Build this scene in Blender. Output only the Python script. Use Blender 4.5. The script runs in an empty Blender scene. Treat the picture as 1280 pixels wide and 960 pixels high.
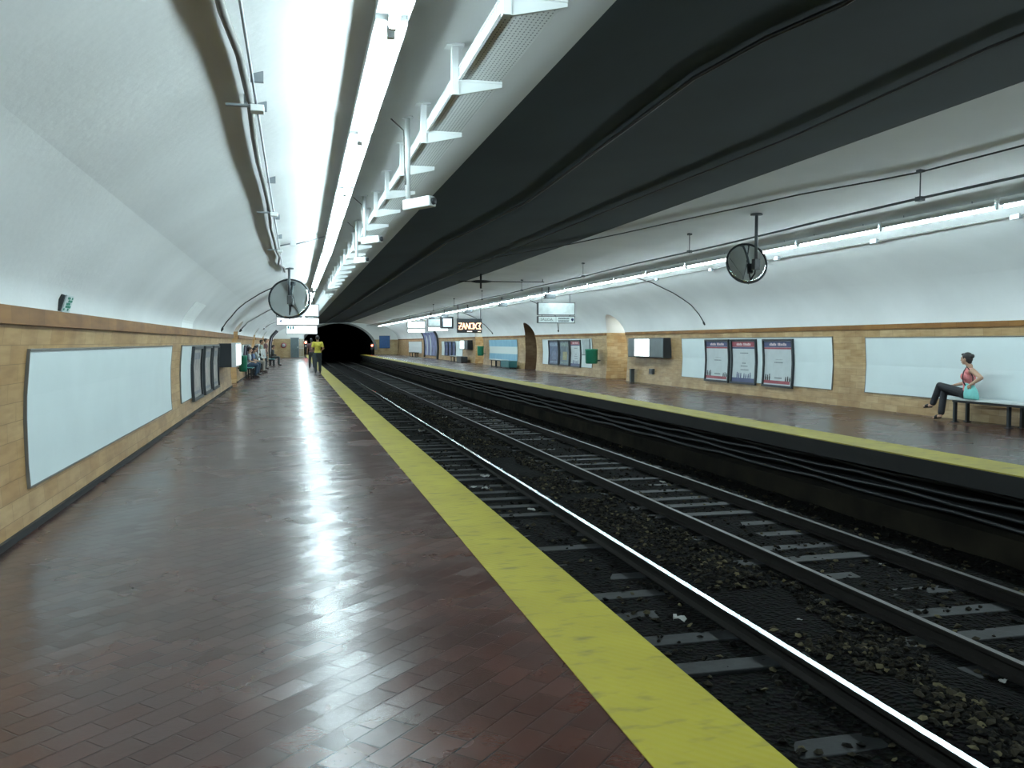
import bpy, bmesh, math, random
from mathutils import Vector, Matrix
random.seed(7)
S = bpy.context.scene
COL = S.collection
PI = math.pi
Y0, YE = -8.0, 107.0            # the station hall runs along Y
BAND_L, BAND_R = 1.77, 1.895    # top of the tile dado, left and right

# ---------------------------------------------------------------- materials
MATS = {}
def nodes(name):
    m = bpy.data.materials.new(name); m.use_nodes = True
    nt = m.node_tree; b = nt.nodes['Principled BSDF']
    return m, nt, b
def mat(name, col, rough=.6, metal=0., noise=.12, scale=6., bump=0., emit=None, estr=0., spec=.5, coat=0.):
    if name in MATS: return MATS[name]
    m, nt, b = nodes(name)
    b.inputs['Roughness'].default_value = rough; b.inputs['Metallic'].default_value = metal
    b.inputs['Specular IOR Level'].default_value = spec; b.inputs['Coat Weight'].default_value = coat
    n = nt.nodes.new('ShaderNodeTexNoise'); n.inputs['Scale'].default_value = scale; n.inputs['Detail'].default_value = 5
    tc = nt.nodes.new('ShaderNodeTexCoord'); nt.links.new(tc.outputs['Object'], n.inputs['Vector'])
    r = nt.nodes.new('ShaderNodeValToRGB')
    r.color_ramp.elements[0].position = .3; r.color_ramp.elements[1].position = .7
    r.color_ramp.elements[0].color = [c*(1-noise) for c in col]+[1]
    r.color_ramp.elements[1].color = [min(1, c*(1+noise)) for c in col]+[1]
    nt.links.new(n.outputs['Fac'], r.inputs['Fac']); nt.links.new(r.outputs['Color'], b.inputs['Base Color'])
    if bump:
        bp = nt.nodes.new('ShaderNodeBump'); bp.inputs['Strength'].default_value = bump; bp.inputs['Distance'].default_value = .02
        nt.links.new(n.outputs['Fac'], bp.inputs['Height']); nt.links.new(bp.outputs['Normal'], b.inputs['Normal'])
    if emit:
        b.inputs['Emission Color'].default_value = list(emit)+[1]; b.inputs['Emission Strength'].default_value = estr
    MATS[name] = m
    return m
def mth(nt, op, a, b=None, c=None):
    n = nt.nodes.new('ShaderNodeMath'); n.operation = op
    for i, v in enumerate((a, b, c)):
        if v is None: continue
        if isinstance(v, (int, float)): n.inputs[i].default_value = v
        else: nt.links.new(v, n.inputs[i])
    return n.outputs[0]
def mixc(nt, fac, a, b, mode='MIX'):
    n = nt.nodes.new('ShaderNodeMix'); n.data_type = 'RGBA'; n.blend_type = mode
    for sock, v in ((n.inputs[0], fac), (n.inputs[6], a), (n.inputs[7], b)):
        if isinstance(v, (int, float)): sock.default_value = v
        elif isinstance(v, (tuple, list)): sock.default_value = list(v)+[1] if len(v) == 3 else v
        else: nt.links.new(v, sock)
    return n.outputs[2]
def noise_(nt, vec, scale, detail=4, dims=None):
    n = nt.nodes.new('ShaderNodeTexNoise'); n.inputs['Scale'].default_value = scale; n.inputs['Detail'].default_value = detail
    nt.links.new(vec, n.inputs['Vector']); return n.outputs['Fac']
def comb(nt, x, y, z):
    n = nt.nodes.new('ShaderNodeCombineXYZ')
    for i, v in enumerate((x, y, z)):
        if isinstance(v, (int, float)): n.inputs[i].default_value = v
        else: nt.links.new(v, n.inputs[i])
    return n.outputs[0]
def objxyz(nt):
    tc = nt.nodes.new('ShaderNodeTexCoord'); sp = nt.nodes.new('ShaderNodeSeparateXYZ')
    nt.links.new(tc.outputs['Object'], sp.inputs[0])
    return tc.outputs['Object'], sp.outputs[0], sp.outputs[1], sp.outputs[2]
def ramp(nt, fac, stops):
    r = nt.nodes.new('ShaderNodeValToRGB'); e = r.color_ramp.elements
    while len(e) < len(stops): e.new(.5)
    for el, (p, c) in zip(e, stops): el.position = p; el.color = list(c)+[1]
    nt.links.new(fac, r.inputs['Fac']); return r.outputs['Color']
def bump_(nt, b, h, strength, dist):
    bp = nt.nodes.new('ShaderNodeBump'); bp.inputs['Strength'].default_value = strength; bp.inputs['Distance'].default_value = dist
    nt.links.new(h, bp.inputs['Height']); nt.links.new(bp.outputs['Normal'], b.inputs['Normal'])

def plaster(name, col):
    m, nt, b = nodes(name); v, x, y, z = objxyz(nt)
    n1 = noise_(nt, v, .5, 6); n2 = noise_(nt, v, 14, 5)
    c = ramp(nt, n1, [(.3, [k*.9 for k in col]), (.7, [min(1, k*1.06) for k in col])])
    nt.links.new(c, b.inputs['Base Color'])
    b.inputs['Roughness'].default_value = .55
    bump_(nt, b, n2, .25, .01)
    MATS[name] = m; return m
def tiles(name, light, dark, zsplit=None, white=(.74, .77, .75), axis='y', bw=.42, bh=.148):
    m, nt, b = nodes(name); v, x, y, z = objxyz(nt)
    if axis == 'y': u = y
    elif axis == 'x': u = x
    else: u = mth(nt, 'ADD', x, y)
    vec = comb(nt, u, z, 0.)
    br = nt.nodes.new('ShaderNodeTexBrick')
    br.inputs['Scale'].default_value = 1.; br.inputs['Brick Width'].default_value = bw; br.inputs['Row Height'].default_value = bh
    br.inputs['Mortar Size'].default_value = .003; br.inputs['Mortar Smooth'].default_value = .4; br.inputs['Bias'].default_value = 0
    br.inputs['Color1'].default_value = list(light)+[1]; br.inputs['Color2'].default_value = list(dark)+[1]
    br.inputs['Mortar'].default_value = [k*.55 for k in dark]+[1]
    nt.links.new(vec, br.inputs['Vector'])
    n1 = noise_(nt, v, 1.1, 6); n2 = noise_(nt, comb(nt, u, mth(nt, 'MULTIPLY', z, 5.), 0.), 3., 4)
    c = mixc(nt, 1., br.outputs['Color'], ramp(nt, n1, [(.25, (.66, .58, .50)), (.55, (1, 1, 1)), (.8, (1.0, .98, .92))]), 'MULTIPLY')
    c = mixc(nt, 1., c, ramp(nt, n2, [(.3, (.78, .72, .66)), (.6, (1, 1, 1))]), 'MULTIPLY')
    if zsplit is not None:
        c = mixc(nt, mth(nt, 'GREATER_THAN', z, zsplit), c, white)
    nt.links.new(c, b.inputs['Base Color'])
    b.inputs['Roughness'].default_value = .38
    bump_(nt, b, br.outputs['Fac'], -.25, .004)
    MATS[name] = m; return m
def floor_mat():
    m, nt, b = nodes('brown_floor_tile'); v, x, y, z = objxyz(nt)
    a = .7071
    u = mth(nt, 'MULTIPLY', mth(nt, 'ADD', x, y), a); w = mth(nt, 'MULTIPLY', mth(nt, 'SUBTRACT', y, x), a)
    br = nt.nodes.new('ShaderNodeTexBrick'); br.inputs['Scale'].default_value = 1.
    br.inputs['Brick Width'].default_value = .21; br.inputs['Row Height'].default_value = .125; br.inputs['Mortar Size'].default_value = .0042
    br.inputs['Mortar Smooth'].default_value = .3
    br.inputs['Color1'].default_value = (.072, .028, .020, 1); br.inputs['Color2'].default_value = (.046, .020, .015, 1)
    br.inputs['Mortar'].default_value = (.006, .005, .005, 1)
    nt.links.new(comb(nt, u, w, 0.), br.inputs['Vector'])
    n1 = noise_(nt, v, .9, 6); n2 = noise_(nt, v, 5., 5); n3 = noise_(nt, v, 60., 3)
    c = mixc(nt, 1., br.outputs['Color'], ramp(nt, n1, [(.3, (.72, .74, .76)), (.7, (1.1, 1.05, 1.0))]), 'MULTIPLY')
    nt.links.new(c, b.inputs['Base Color'])
    rr = ramp(nt, n1, [(.3, (.23,)*3), (.7, (.30,)*3)])
    nt.links.new(rr, b.inputs['Roughness'])
    b.inputs['Specular IOR Level'].default_value = .32
    h = mth(nt, 'ADD', mth(nt, 'MULTIPLY', br.outputs['Fac'], -1.), mth(nt, 'ADD', mth(nt, 'MULTIPLY', n2, .25), mth(nt, 'MULTIPLY', n3, .03)))
    h = mth(nt, 'ADD', h, mth(nt, 'MULTIPLY', noise_(nt, br.outputs['Color'], 40., 0), .12))
    wn = nt.nodes.new('ShaderNodeTexWhiteNoise'); wn.noise_dimensions = '3D'
    nt.links.new(br.outputs['Color'], wn.inputs['Vector'])
    vs = nt.nodes.new('ShaderNodeVectorMath'); vs.operation = 'SUBTRACT'; vs.inputs[1].default_value = (.5, .5, .5); nt.links.new(wn.outputs['Color'], vs.inputs[0])
    vm = nt.nodes.new('ShaderNodeVectorMath'); vm.operation = 'MULTIPLY_ADD'; vm.inputs[1].default_value = (.045, .045, 0.); vm.inputs[2].default_value = (0, 0, 1); nt.links.new(vs.outputs[0], vm.inputs[0])
    vn = nt.nodes.new('ShaderNodeVectorMath'); vn.operation = 'NORMALIZE'; nt.links.new(vm.outputs[0], vn.inputs[0])
    bump_(nt, b, h, .7, .012)
    nt.links.new(vn.outputs[0], nt.nodes['Bump'].inputs['Normal'])
    MATS['brown_floor_tile'] = m; return m
def yellow_mat():
    m, nt, b = nodes('yellow_edge_paint'); v, x, y, z = objxyz(nt)
    n1 = noise_(nt, v, 1.6, 6); n2 = noise_(nt, comb(nt, mth(nt, 'MULTIPLY', x, 2.), mth(nt, 'MULTIPLY', y, 5.), 0.), 2.4, 6)
    c = ramp(nt, n1, [(.3, (.26, .21, .009)), (.7, (.335, .28, .014))])
    c = mixc(nt, ramp(nt, n2, [(.54, (0, 0, 0)), (.72, (.75, .75, .75))]), c, (.13, .11, .025))
    nt.links.new(c, b.inputs['Base Color']); b.inputs['Roughness'].default_value = .6
    t = 14.
    h = mth(nt, 'SINE', mth(nt, 'MULTIPLY', mth(nt, 'ADD', mth(nt, 'MULTIPLY', x, 1.2), y), 2*PI*t))
    plate = mth(nt, 'SINE', mth(nt, 'MULTIPLY', y, 2*PI/1.2))
    bump_(nt, b, mth(nt, 'ADD', mth(nt, 'MULTIPLY', h, .4), n1), .35, .004)
    MATS['yellow_edge_paint'] = m; return m
def ballast_mat():
    m, nt, b = nodes('dark_ballast'); v, x, y, z = objxyz(nt)
    vo = nt.nodes.new('ShaderNodeTexVoronoi'); vo.inputs['Scale'].default_value = 22; nt.links.new(v, vo.inputs['Vector'])
    n1 = noise_(nt, v, .8, 5)
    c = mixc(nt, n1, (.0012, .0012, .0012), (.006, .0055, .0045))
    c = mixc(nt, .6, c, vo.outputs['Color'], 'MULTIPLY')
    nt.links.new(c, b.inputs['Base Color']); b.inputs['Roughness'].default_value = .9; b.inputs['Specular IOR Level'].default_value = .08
    bump_(nt, b, vo.outputs['Distance'], .9, .03)
    MATS['dark_ballast'] = m; return m
def stone_mat():
    m, nt, b = nodes('ballast_stone'); v, x, y, z = objxyz(nt)
    g = nt.nodes.new('ShaderNodeNewGeometry')
    c = ramp(nt, g.outputs['Random Per Island'], [(0, (.002, .002, .002)), (.5, (.008, .007, .005)), (.85, (.025, .021, .013)), (.93, (.035, .03, .018)), (1, (.11, .095, .05))])
    nt.links.new(c, b.inputs['Base Color']); b.inputs['Roughness'].default_value = .9; b.inputs['Specular IOR Level'].default_value = .12
    MATS['ballast_stone'] = m; return m
def perf_mat():
    m, nt, b = nodes('perforated_white_metal'); v, x, y, z = objxyz(nt)
    fx = mth(nt, 'SUBTRACT', mth(nt, 'FRACT', mth(nt, 'MULTIPLY', x, 40.)), .5)
    fy = mth(nt, 'SUBTRACT', mth(nt, 'FRACT', mth(nt, 'MULTIPLY', y, 26.)), .5)
    d = mth(nt, 'ADD', mth(nt, 'MULTIPLY', fx, mth(nt, 'MULTIPLY', fx, 1.6)), mth(nt, 'MULTIPLY', fy, mth(nt, 'MULTIPLY', fy, .8)))
    hole = mth(nt, 'LESS_THAN', d, .055)
    nt.links.new(mixc(nt, hole, (.80, .84, .84), (.26, .30, .31)), b.inputs['Base Color'])
    b.inputs['Roughness'].default_value = .45; b.inputs['Metallic'].default_value = .1
    MATS['perforated_white_metal'] = m; return m

WHITE = plaster('white_vault_plaster', (.70, .725, .725))
BLACK = mat('black_vault_paint', (.012, .029, .038), .75, noise=.25, scale=.6)
TILE_L = tiles('tan_wall_tile_left', (.52, .365, .185), (.42, .255, .105), BAND_L)
TILE_R = tiles('tan_wall_tile_right', (.50, .365, .20), (.40, .265, .125), BAND_R)
TILE_E = tiles('tan_wall_tile_end', (.50, .39, .22), (.44, .33, .17), 1.85, axis='x')
TILE_P = tiles('tan_passage_tile', (.56, .43, .25), (.45, .30, .14), BAND_R, axis='x', bw=.3)
TILE_SHADED = tiles('shaded_passage_tile', (.24, .165, .10), (.19, .12, .065), 9., axis='x', bw=.3)  # passage tile with the shade of the unlit passage put into its colour
BAND = tiles('ochre_band_tile', (.22, .105, .026), (.165, .074, .018), None, bw=.42, bh=.4)
BAND.node_tree.nodes['Principled BSDF'].inputs['Roughness'].default_value = .6; BAND.node_tree.nodes['Principled BSDF'].inputs['Specular IOR Level'].default_value = .2
FLOOR = floor_mat(); YEL = yellow_mat(); BALL = ballast_mat(); STONE = stone_mat(); PERF = perf_mat()
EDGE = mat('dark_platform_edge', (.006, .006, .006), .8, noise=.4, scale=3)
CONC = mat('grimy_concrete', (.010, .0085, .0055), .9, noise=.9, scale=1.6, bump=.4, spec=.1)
NEARBLK = mat('near_black_wall', (.006, .006, .006), .9, noise=.3, spec=.1)  # near-black for the tunnel and the wall under the far platform
RING = mat('grey_portal_plaster', (.22, .23, .23), .8)
BOARD = mat('white_board', (.66, .755, .765), .42, noise=.03, scale=1.5)
BFRAME = mat('grey_board_frame', (.16, .16, .15), .5, metal=.3)
DARK = mat('dark_frame', (.018, .022, .026), .45)
BLK = mat('black_enamel', (.01, .01, .011), .4)
GREY = mat('grey_metal', (.22, .25, .27), .4, metal=.3)
DGREY = mat('dark_grey_metal', (.06, .07, .075), .5, metal=.3)
LWHITE = mat('white_metal', (.72, .76, .76), .4, noise=.04)
HOUS = mat('white_lamp_housing', (.70, .75, .76), .45, noise=.04)
TUBE = mat('fluorescent_tube_glow', (.9, .95, .95), .4, emit=(.75, .945, 1.0), estr=106.)
UNLIT = mat('unlit_tube_glass', (.30, .33, .35), .25)
CABLE = mat('dark_cable', (.012, .013, .014), .5)
GCABLE = mat('grey_cable', (.14, .14, .13), .6)
RAIL = mat('rusty_rail', (.009, .0075, .0065), .75, spec=.15)
RSHINE = mat('polished_rail_head', (.62, .66, .70), .2, metal=1., noise=.05, scale=40)
RDULL = mat('dull_rail_head', (.10, .095, .09), .42, metal=.8)
WOOD = mat('grey_sleeper_timber', (.0065, .0075, .008), .6, noise=.7, scale=5, bump=.4, spec=.3)
PAPER = mat('white_paper', (.6, .6, .58), .8)
MIRROR = mat('mirror_face', (.62, .66, .66), .04, metal=1., noise=.02)
SKIN = mat('skin', (.44, .27, .185), .55, noise=.06)
SKIN2 = mat('tan_skin', (.30, .17, .11), .55, noise=.06)
HAIR = mat('dark_hair', (.012, .009, .009), .6)
EYE = mat('dark_eye', (.01, .008, .008), .2)
LIP = mat('lip', (.33, .11, .10), .5)
def cloth(name, col): return mat(name, col, .85, noise=.15, scale=14, bump=.25)
GREEN = mat('green_plastic', (.012, .17, .10), .4)
TEAL = mat('teal_paint', (.03, .14, .15), .5)
SCREEN = mat('lit_white_screen', (.8, .85, .85), .4, emit=(.9, 1., 1.), estr=2.2)
SIGNLIT = mat('lit_sign_face', (.8, .85, .85), .4, emit=(.92, 1., 1.), estr=1.6)
SIGNDIM = mat('dim_sign_face', (.68, .76, .75), .4, emit=(.9, 1., 1.), estr=.04)
INK = mat('dark_blue_ink', (.02, .04, .12), .6)
GINK = mat('grey_ink', (.16, .19, .21), .6)
RED = mat('red_print', (.30, .065, .085), .5)
NAVY = mat('navy_print', (.055, .07, .15), .5)
PWHITE = mat('pale_print', (.50, .56, .57), .5, noise=.05)
PGREY = mat('pale_grey_print', (.33, .38, .40), .5)
PINKT = mat('pale_pink_lettering', (.62, .50, .50), .5)

# ---------------------------------------------------------------- mesh helpers
class MB:
    def __init__(s): s.bm = bmesh.new()
    def quad(s, a, b, c, d, mi=0):
        f = s.bm.faces.new([s.bm.verts.new(p) for p in (a, b, c, d)]); f.material_index = mi; return f
    def box(s, x0, x1, y0, y1, z0, z1, mi=0, M=None, bev=0.):
        P = [(x, y, z) for z in (z0, z1) for y in (y0, y1) for x in (x0, x1)]
        v = [s.bm.verts.new(M @ Vector(p) if M else p) for p in P]
        fs = [s.bm.faces.new([v[i] for i in q]) for q in ((0, 2, 3, 1), (4, 5, 7, 6), (0, 1, 5, 4), (2, 6, 7, 3), (0, 4, 6, 2), (1, 3, 7, 5))]
        for f in fs: f.material_index = mi
        if bev:
            es = list({e for f in fs for e in f.edges})
            r = bmesh.ops.bevel(s.bm, geom=es, offset=bev, segments=2, affect='EDGES', profile=.6)
            for f in r['faces']: f.material_index = mi
        return s
    def tube(s, pts, r, n=8, mi=0, cap=True):
        pts = [Vector(p) for p in pts]; rings = []
        rr = r if isinstance(r, (list, tuple)) else [r]*len(pts)
        ref = None
        for i, p in enumerate(pts):
            d = (pts[min(i+1, len(pts)-1)]-pts[max(i-1, 0)]).normalized()
            if ref is None: ref = Vector((0, 0, 1)) if abs(d.z) < .9 else Vector((1, 0, 0))
            a = d.cross(ref)
            if a.length < 1e-4: a = d.cross(Vector((0, 1, 0)))
            a.normalize(); b = a.cross(d).normalized(); ref = b
            rings.append([s.bm.verts.new(p+(a*math.cos(2*PI*k/n)+b*math.sin(2*PI*k/n))*rr[i]) for k in range(n)])
        for A, B in zip(rings, rings[1:]):
            for k in range(n):
                f = s.bm.faces.new((A[k], A[(k+1) % n], B[(k+1) % n], B[k])); f.material_index = mi; f.smooth = True
        if cap:
            for R_ in (rings[0][::-1], rings[-1]):
                f = s.bm.faces.new(R_); f.material_index = mi
        return s
    def lathe(s, prof, M, n=24, mi=0):      # prof: (radius, height) pairs about local Z
        rings = []
        for r, h in prof:
            if r < 1e-5: rings.append([s.bm.verts.new(M @ Vector((0, 0, h)))])
            else: rings.append([s.bm.verts.new(M @ Vector((r*math.cos(2*PI*k/n), r*math.sin(2*PI*k/n), h))) for k in range(n)])
        for A, B in zip(rings, rings[1:]):
            for k in range(n):
                a, b = (A[k], A[(k+1) % n]) if len(A) > 1 else (A[0], A[0])
                c, d = (B[(k+1) % n], B[k]) if len(B) > 1 else (B[0], B[0])
                vs = []
                for q in (a, b, c, d):
                    if q not in vs: vs.append(q)
                if len(vs) > 2:
                    f = s.bm.faces.new(vs); f.material_index = mi; f.smooth = True
        return s
    def ell(s, c, r, mi=0, M=None, seg=14):
        T = Matrix.Translation(c) @ (M.to_4x4() if M else Matrix.Identity(4)) @ Matrix.Diagonal((r[0], r[1], r[2], 1))
        g = bmesh.ops.create_uvsphere(s.bm, u_segments=seg, v_segments=max(6, seg*2//3), radius=1., matrix=T)
        for v in g['verts']:
            for f in v.link_faces: f.smooth = True; f.material_index = mi
        return s
    def cone(s, p0, r0, p1, r1, n=12):      # rounded limb segment
        s.tube([p0, p1], [r0, r1], n); s.ell(p0, (r0,)*3, seg=n); s.ell(p1, (r1,)*3, seg=n); return s
    def data(s, name, mats):
        bmesh.ops.recalc_face_normals(s.bm, faces=s.bm.faces)
        me = bpy.data.meshes.new(name); s.bm.to_mesh(me); s.bm.free()
        for m in (mats if isinstance(mats, (list, tuple)) else [mats]): me.materials.append(m)
        return me
    def build(s, name, mats, parent=None, loc=None, recalc=True):
        o = bpy.data.objects.new(name, s.data(name, mats)); COL.objects.link(o)
        if parent: o.parent = parent
        if loc: o.location = loc
        return o
def tag(o, label, cat, group=None, kind=None):
    o['label'] = label; o['category'] = cat
    if group: o['group'] = group
    if kind: o['kind'] = kind
    return o
def thing(name, label, cat, loc=(0, 0, 0), group=None, rz=0.):
    o = bpy.data.objects.new(name, None); COL.objects.link(o); o.location = loc; o.rotation_euler = (0, 0, rz)
    o.empty_display_size = .1
    return tag(o, label, cat, group)
def struct(o): o['kind'] = 'structure'; return o
def dup(root, loc=None, label=None, group=None, rz=None):
    r = root.copy(); COL.objects.link(r)
    if loc is not None: r.location = loc
    if rz is not None: r.rotation_euler = (0, 0, rz)
    if label: r['label'] = label
    if group: r['group'] = group
    for ch in list(root.children):
        c = ch.copy(); COL.objects.link(c); c.parent = r
        for g in list(ch.children):
            d = g.copy(); COL.objects.link(d); d.parent = c
    return r
def text_mesh(name, txt, size, mat_, parent, M, align='CENTER', ext=.002):
    cu = bpy.data.curves.new(name, 'FONT'); cu.body = txt; cu.size = size; cu.align_x = align; cu.align_y = 'CENTER'; cu.extrude = ext
    t = bpy.data.objects.new(name, cu); COL.objects.link(t)
    bpy.context.view_layer.update()
    me = bpy.data.meshes.new_from_object(t.evaluated_get(bpy.context.evaluated_depsgraph_get()))
    COL.objects.unlink(t); bpy.data.objects.remove(t)
    me.transform(M); me.materials.clear(); me.materials.append(mat_)
    o = bpy.data.objects.new(name, me); COL.objects.link(o)
    if parent: o.parent = parent
    return o

# ---------------------------------------------------------------- the vault profile (X, Z)
PL = [(-2.06, 0), (-2.095, .5), (-2.10, 1.0), (-2.06, 1.45), (-2.01, BAND_L)]
PC = [(-2.01, BAND_L), (-1.99, 1.91), (-1.88, 2.08), (-1.74, 2.25), (-1.56, 2.45), (-1.35, 2.64), (-.93, 2.91), (-.53, 3.1), (-.06, 3.25), (.54, 3.38), (1.14, 3.5), (1.98, 3.64),
      (3.1, 3.78), (4.2, 3.88), (5.24, 3.94), (6.62, 3.93), (8.2, 3.84), (9.3, 3.73), (10.2, 3.58), (10.85, 3.41), (11.53, 3.09), (12.02, 2.75), (12.30, 2.45), (12.47, 2.12), (12.53, BAND_R)]
def smooth_profile(P, sub=4):
    out = []
    for i in range(len(P)-1):
        p0, p1, p2, p3 = P[max(0, i-1)], P[i], P[i+1], P[min(len(P)-1, i+2)]
        for k in range(sub):
            t = k/sub; c = []
            for a in (0, 1):
                c.append(.5*(2*p1[a]+(p2[a]-p0[a])*t+(2*p0[a]-5*p1[a]+4*p2[a]-p3[a])*t*t+(3*p1[a]-p0[a]-3*p2[a]+p3[a])*t**3))
            out.append(tuple(c))
    return out+[P[-1]]
PC0 = PC; PC = smooth_profile(PC0)
PR = [(12.53, BAND_R), (12.56, 1.6), (12.60, 1.0), (12.58, .5), (12.53, 0)]
ALL = PL+PC[1:]+PR[1:]
def wall_x(side, z):
    P = (PL+PC[1:33]) if side < 0 else (PC[-33:]+PR[1:])[::-1]
    for (x0, z0), (x1, z1) in zip(P, P[1:]):
        if z0 <= z <= z1+1e-9: return x0+(x1-x0)*(z-z0)/(z1-z0)
    return P[-1][0]
def ceil_z(x):
    for (x0, z0), (x1, z1) in zip(PC, PC[1:]):
        if x0 <= x <= x1: return z0+(z1-z0)*(x-x0)/(x1-x0)
    return BAND_R
# arched passages through the side walls: (centre, half width, spring, crown)
OPEN_L = [(31.75, 1.45, 1.25, 2.25), (46.2, 1.25, 1.25, 2.25), (59.0, 1.3, 1.25, 2.25)]
OPEN_R = [(32.4, 1.12, 1.3, 2.62), (45.35, 1.15, 1.3, 2.58), (58.8, 1.35, 1.3, 2.58)]
def open_top(o, y):
    yc, hw, sp, cr = o; t = (y-yc)/hw
    return sp+(cr-sp)*math.sqrt(max(0., 1-t*t))
def columns(ops, split):
    ys = {Y0, YE}
    for k in range(int(Y0)+4, int(YE), 6): ys.add(float(k))
    for o in ops:
        yc, hw, sp, cr = o
        ys = {y for y in ys if abs(y-yc) > hw+.05}
        for k in range(21): ys.add(round(yc-hw*math.cos(PI*k/20), 5))
        if cr > split:
            d = hw*math.sqrt(1-((split-sp)/(cr-sp))**2); ys |= {round(yc-d, 5), round(yc+d, 5)}
    ys = sorted(ys); return ys
def in_open(ops, ya, yb):
    for o in ops:
        if abs((ya+yb)/2-o[0]) < o[1]: return o
def side_wall(side, ops, split, m):
    mb = MB(); ys = columns(ops, split); N = 8
    for ya, yb in zip(ys, ys[1:]):
        o = in_open(ops, ya, yb)
        za, zb = (min(split, open_top(o, ya)), min(split, open_top(o, yb))) if o else (0, 0)
        if za > split-1e-4 and zb > split-1e-4: continue
        col = []
        for y, z0 in ((ya, za), (yb, zb)):
            col.append([(wall_x(side, z0+(split-z0)*i/N), y, z0+(split-z0)*i/N) for i in range(N+1)])
        for i in range(N): mb.quad(col[0][i], col[1][i], col[1][i+1], col[0][i+1])
    bmesh.ops.remove_doubles(mb.bm, verts=mb.bm.verts, dist=.0005)
    return struct(mb.build('wall_left' if side < 0 else 'wall_right', m))
side_wall(-1, OPEN_L, BAND_L, TILE_L)
side_wall(1, OPEN_R, BAND_R, TILE_R)
def ceiling():
    mb = MB()
    for side, ops, split, seg in ((-1, OPEN_L, BAND_L, [p for p in PC if p[1] < 2.641 and p[0] < 0]), (1, OPEN_R, BAND_R, [p for p in PC if p[1] < 2.751 and p[0] > 9][::-1])):
        ztop = seg[-1][1]; ys = columns(ops, split); N = 8
        for ya, yb in zip(ys, ys[1:]):
            o = in_open(ops, ya, yb); col = []
            for y in (ya, yb):
                z0 = max(split, open_top(o, y)) if o else split
                col.append([(wall_x(side, z0+(ztop-z0)*i/N), y, z0+(ztop-z0)*i/N) for i in range(N+1)])
            for i in range(N):
                f = mb.quad(col[0][i], col[1][i], col[1][i+1], col[0][i+1]); f.smooth = True
    mid = [p for p in PC if p[1] > (2.639 if p[0] < 5 else 2.749)]
    ys = [Y0+i*(YE-Y0)/23 for i in range(24)]
    for (x0, z0), (x1, z1) in zip(mid, mid[1:]):
        blk = 1.97 < x0 and x1 < 6.63
        for ya, yb in zip(ys, ys[1:]):
            f = mb.quad((x0, ya, z0), (x1, ya, z1), (x1, yb, z1), (x0, yb, z0), 1 if blk else 0); f.smooth = True
    bmesh.ops.remove_doubles(mb.bm, verts=mb.bm.verts, dist=.0005)
    return struct(mb.build('ceiling', [WHITE, BLACK]))
ceiling()
# passage linings behind the arches
tn = 0
GLOWP = mat('unseen_passage_lamp_glow', (.9, .9, .85), .4, emit=(.92, 1., .96), estr=230.)  # unseen lamps added to brighten the jambs of the lit passages
for side, ops in ((-1, OPEN_L), (1, OPEN_R)):
    for j, o in enumerate(ops):
        yc, hw, sp, cr = o; mb = MB(); tn += 1
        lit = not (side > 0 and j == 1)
        pts = [(yc-hw, z) for z in (0, .5, 1.0)]+[(yc-hw*math.cos(PI*k/20), open_top(o, yc-hw*math.cos(PI*k/20))) for k in range(21)]+[(yc+hw, z) for z in (1.0, .5, 0)]
        xe = side*3.4+(12.53 if side > 0 else -2.06)
        for (ya, za), (yb, zb) in zip(pts, pts[1:]):
            mb.quad((wall_x(side, za), ya, za), (wall_x(side, zb), yb, zb), (xe, yb, zb), (xe, ya, za))
        c = [mb.bm.verts.new((xe, y, z)) for y, z in pts]; mb.bm.faces.new(c)
        t = TILE_SHADED if not lit else TILE_P
        struct(mb.build('trim_%d' % tn, t))
        struct(MB().box(min(-2.2 if side < 0 else 12.7, xe), max(-2.2 if side < 0 else 12.7, xe), yc-hw, yc+hw, -.05, 0).build('floor_passage', FLOOR))
        if lit:
            xl = side*1.15+(12.53 if side > 0 else -2.06)
            f = thing('unseen_passage_lamp', 'unseen tube lamp under the crown of the arched passage, %s wall, %s' % ('left' if side < 0 else 'right', ['nearest arch', 'second arch', 'farthest arch'][j]), 'lamp', (xl, yc, cr-.16))
            MB().box(-.6, .6, -.04, .04, .0, .05, bev=.008).build('housing', HOUS, f)
            MB().tube([(-.58, 0, -.03), (.58, 0, -.03)], .018, 10).build('tube', GLOWP, f)
            for q in (-.2, .2): MB().tube([(q, 0, .05), (q, 0, .155)], .008).build('hanger', GREY, f)
# ochre bands: a tile course standing 20 mm proud of the dado
for side, ops, z0, z1, nm in ((-1, OPEN_L, BAND_L-.135, BAND_L, 'trim_left'), (1, OPEN_R, BAND_R-.105, BAND_R, 'trim_right')):
    mb = MB(); y = Y0
    for o in ops+[None]:
        ye = YE if o is None else o[0]-o[1]*math.sqrt(max(0, 1-((z0-o[2])/(o[3]-o[2]))**2))-.02
        xa, xb = wall_x(side, z0), wall_x(side, z1)
        a, b = (xa+.02, xb+.025) if side < 0 else (xb-.025, xa-.02)
        mb.box(min(xa, xb)-.03 if side < 0 else a, b if side < 0 else max(xa, xb)+.03, y, ye, z0, z1)
        if o: y = 2*o[0]-ye
    struct(mb.build(nm, BAND))
mb = MB()
yy = Y0
for o in OPEN_L+[None]:
    ye = YE-19 if o is None else o[0]-o[1]
    mb.box(-2.10, -2.035, yy, ye, 0, .055)
    if o: yy = o[0]+o[1]
struct(mb.build('baseboard_left', EDGE))
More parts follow.
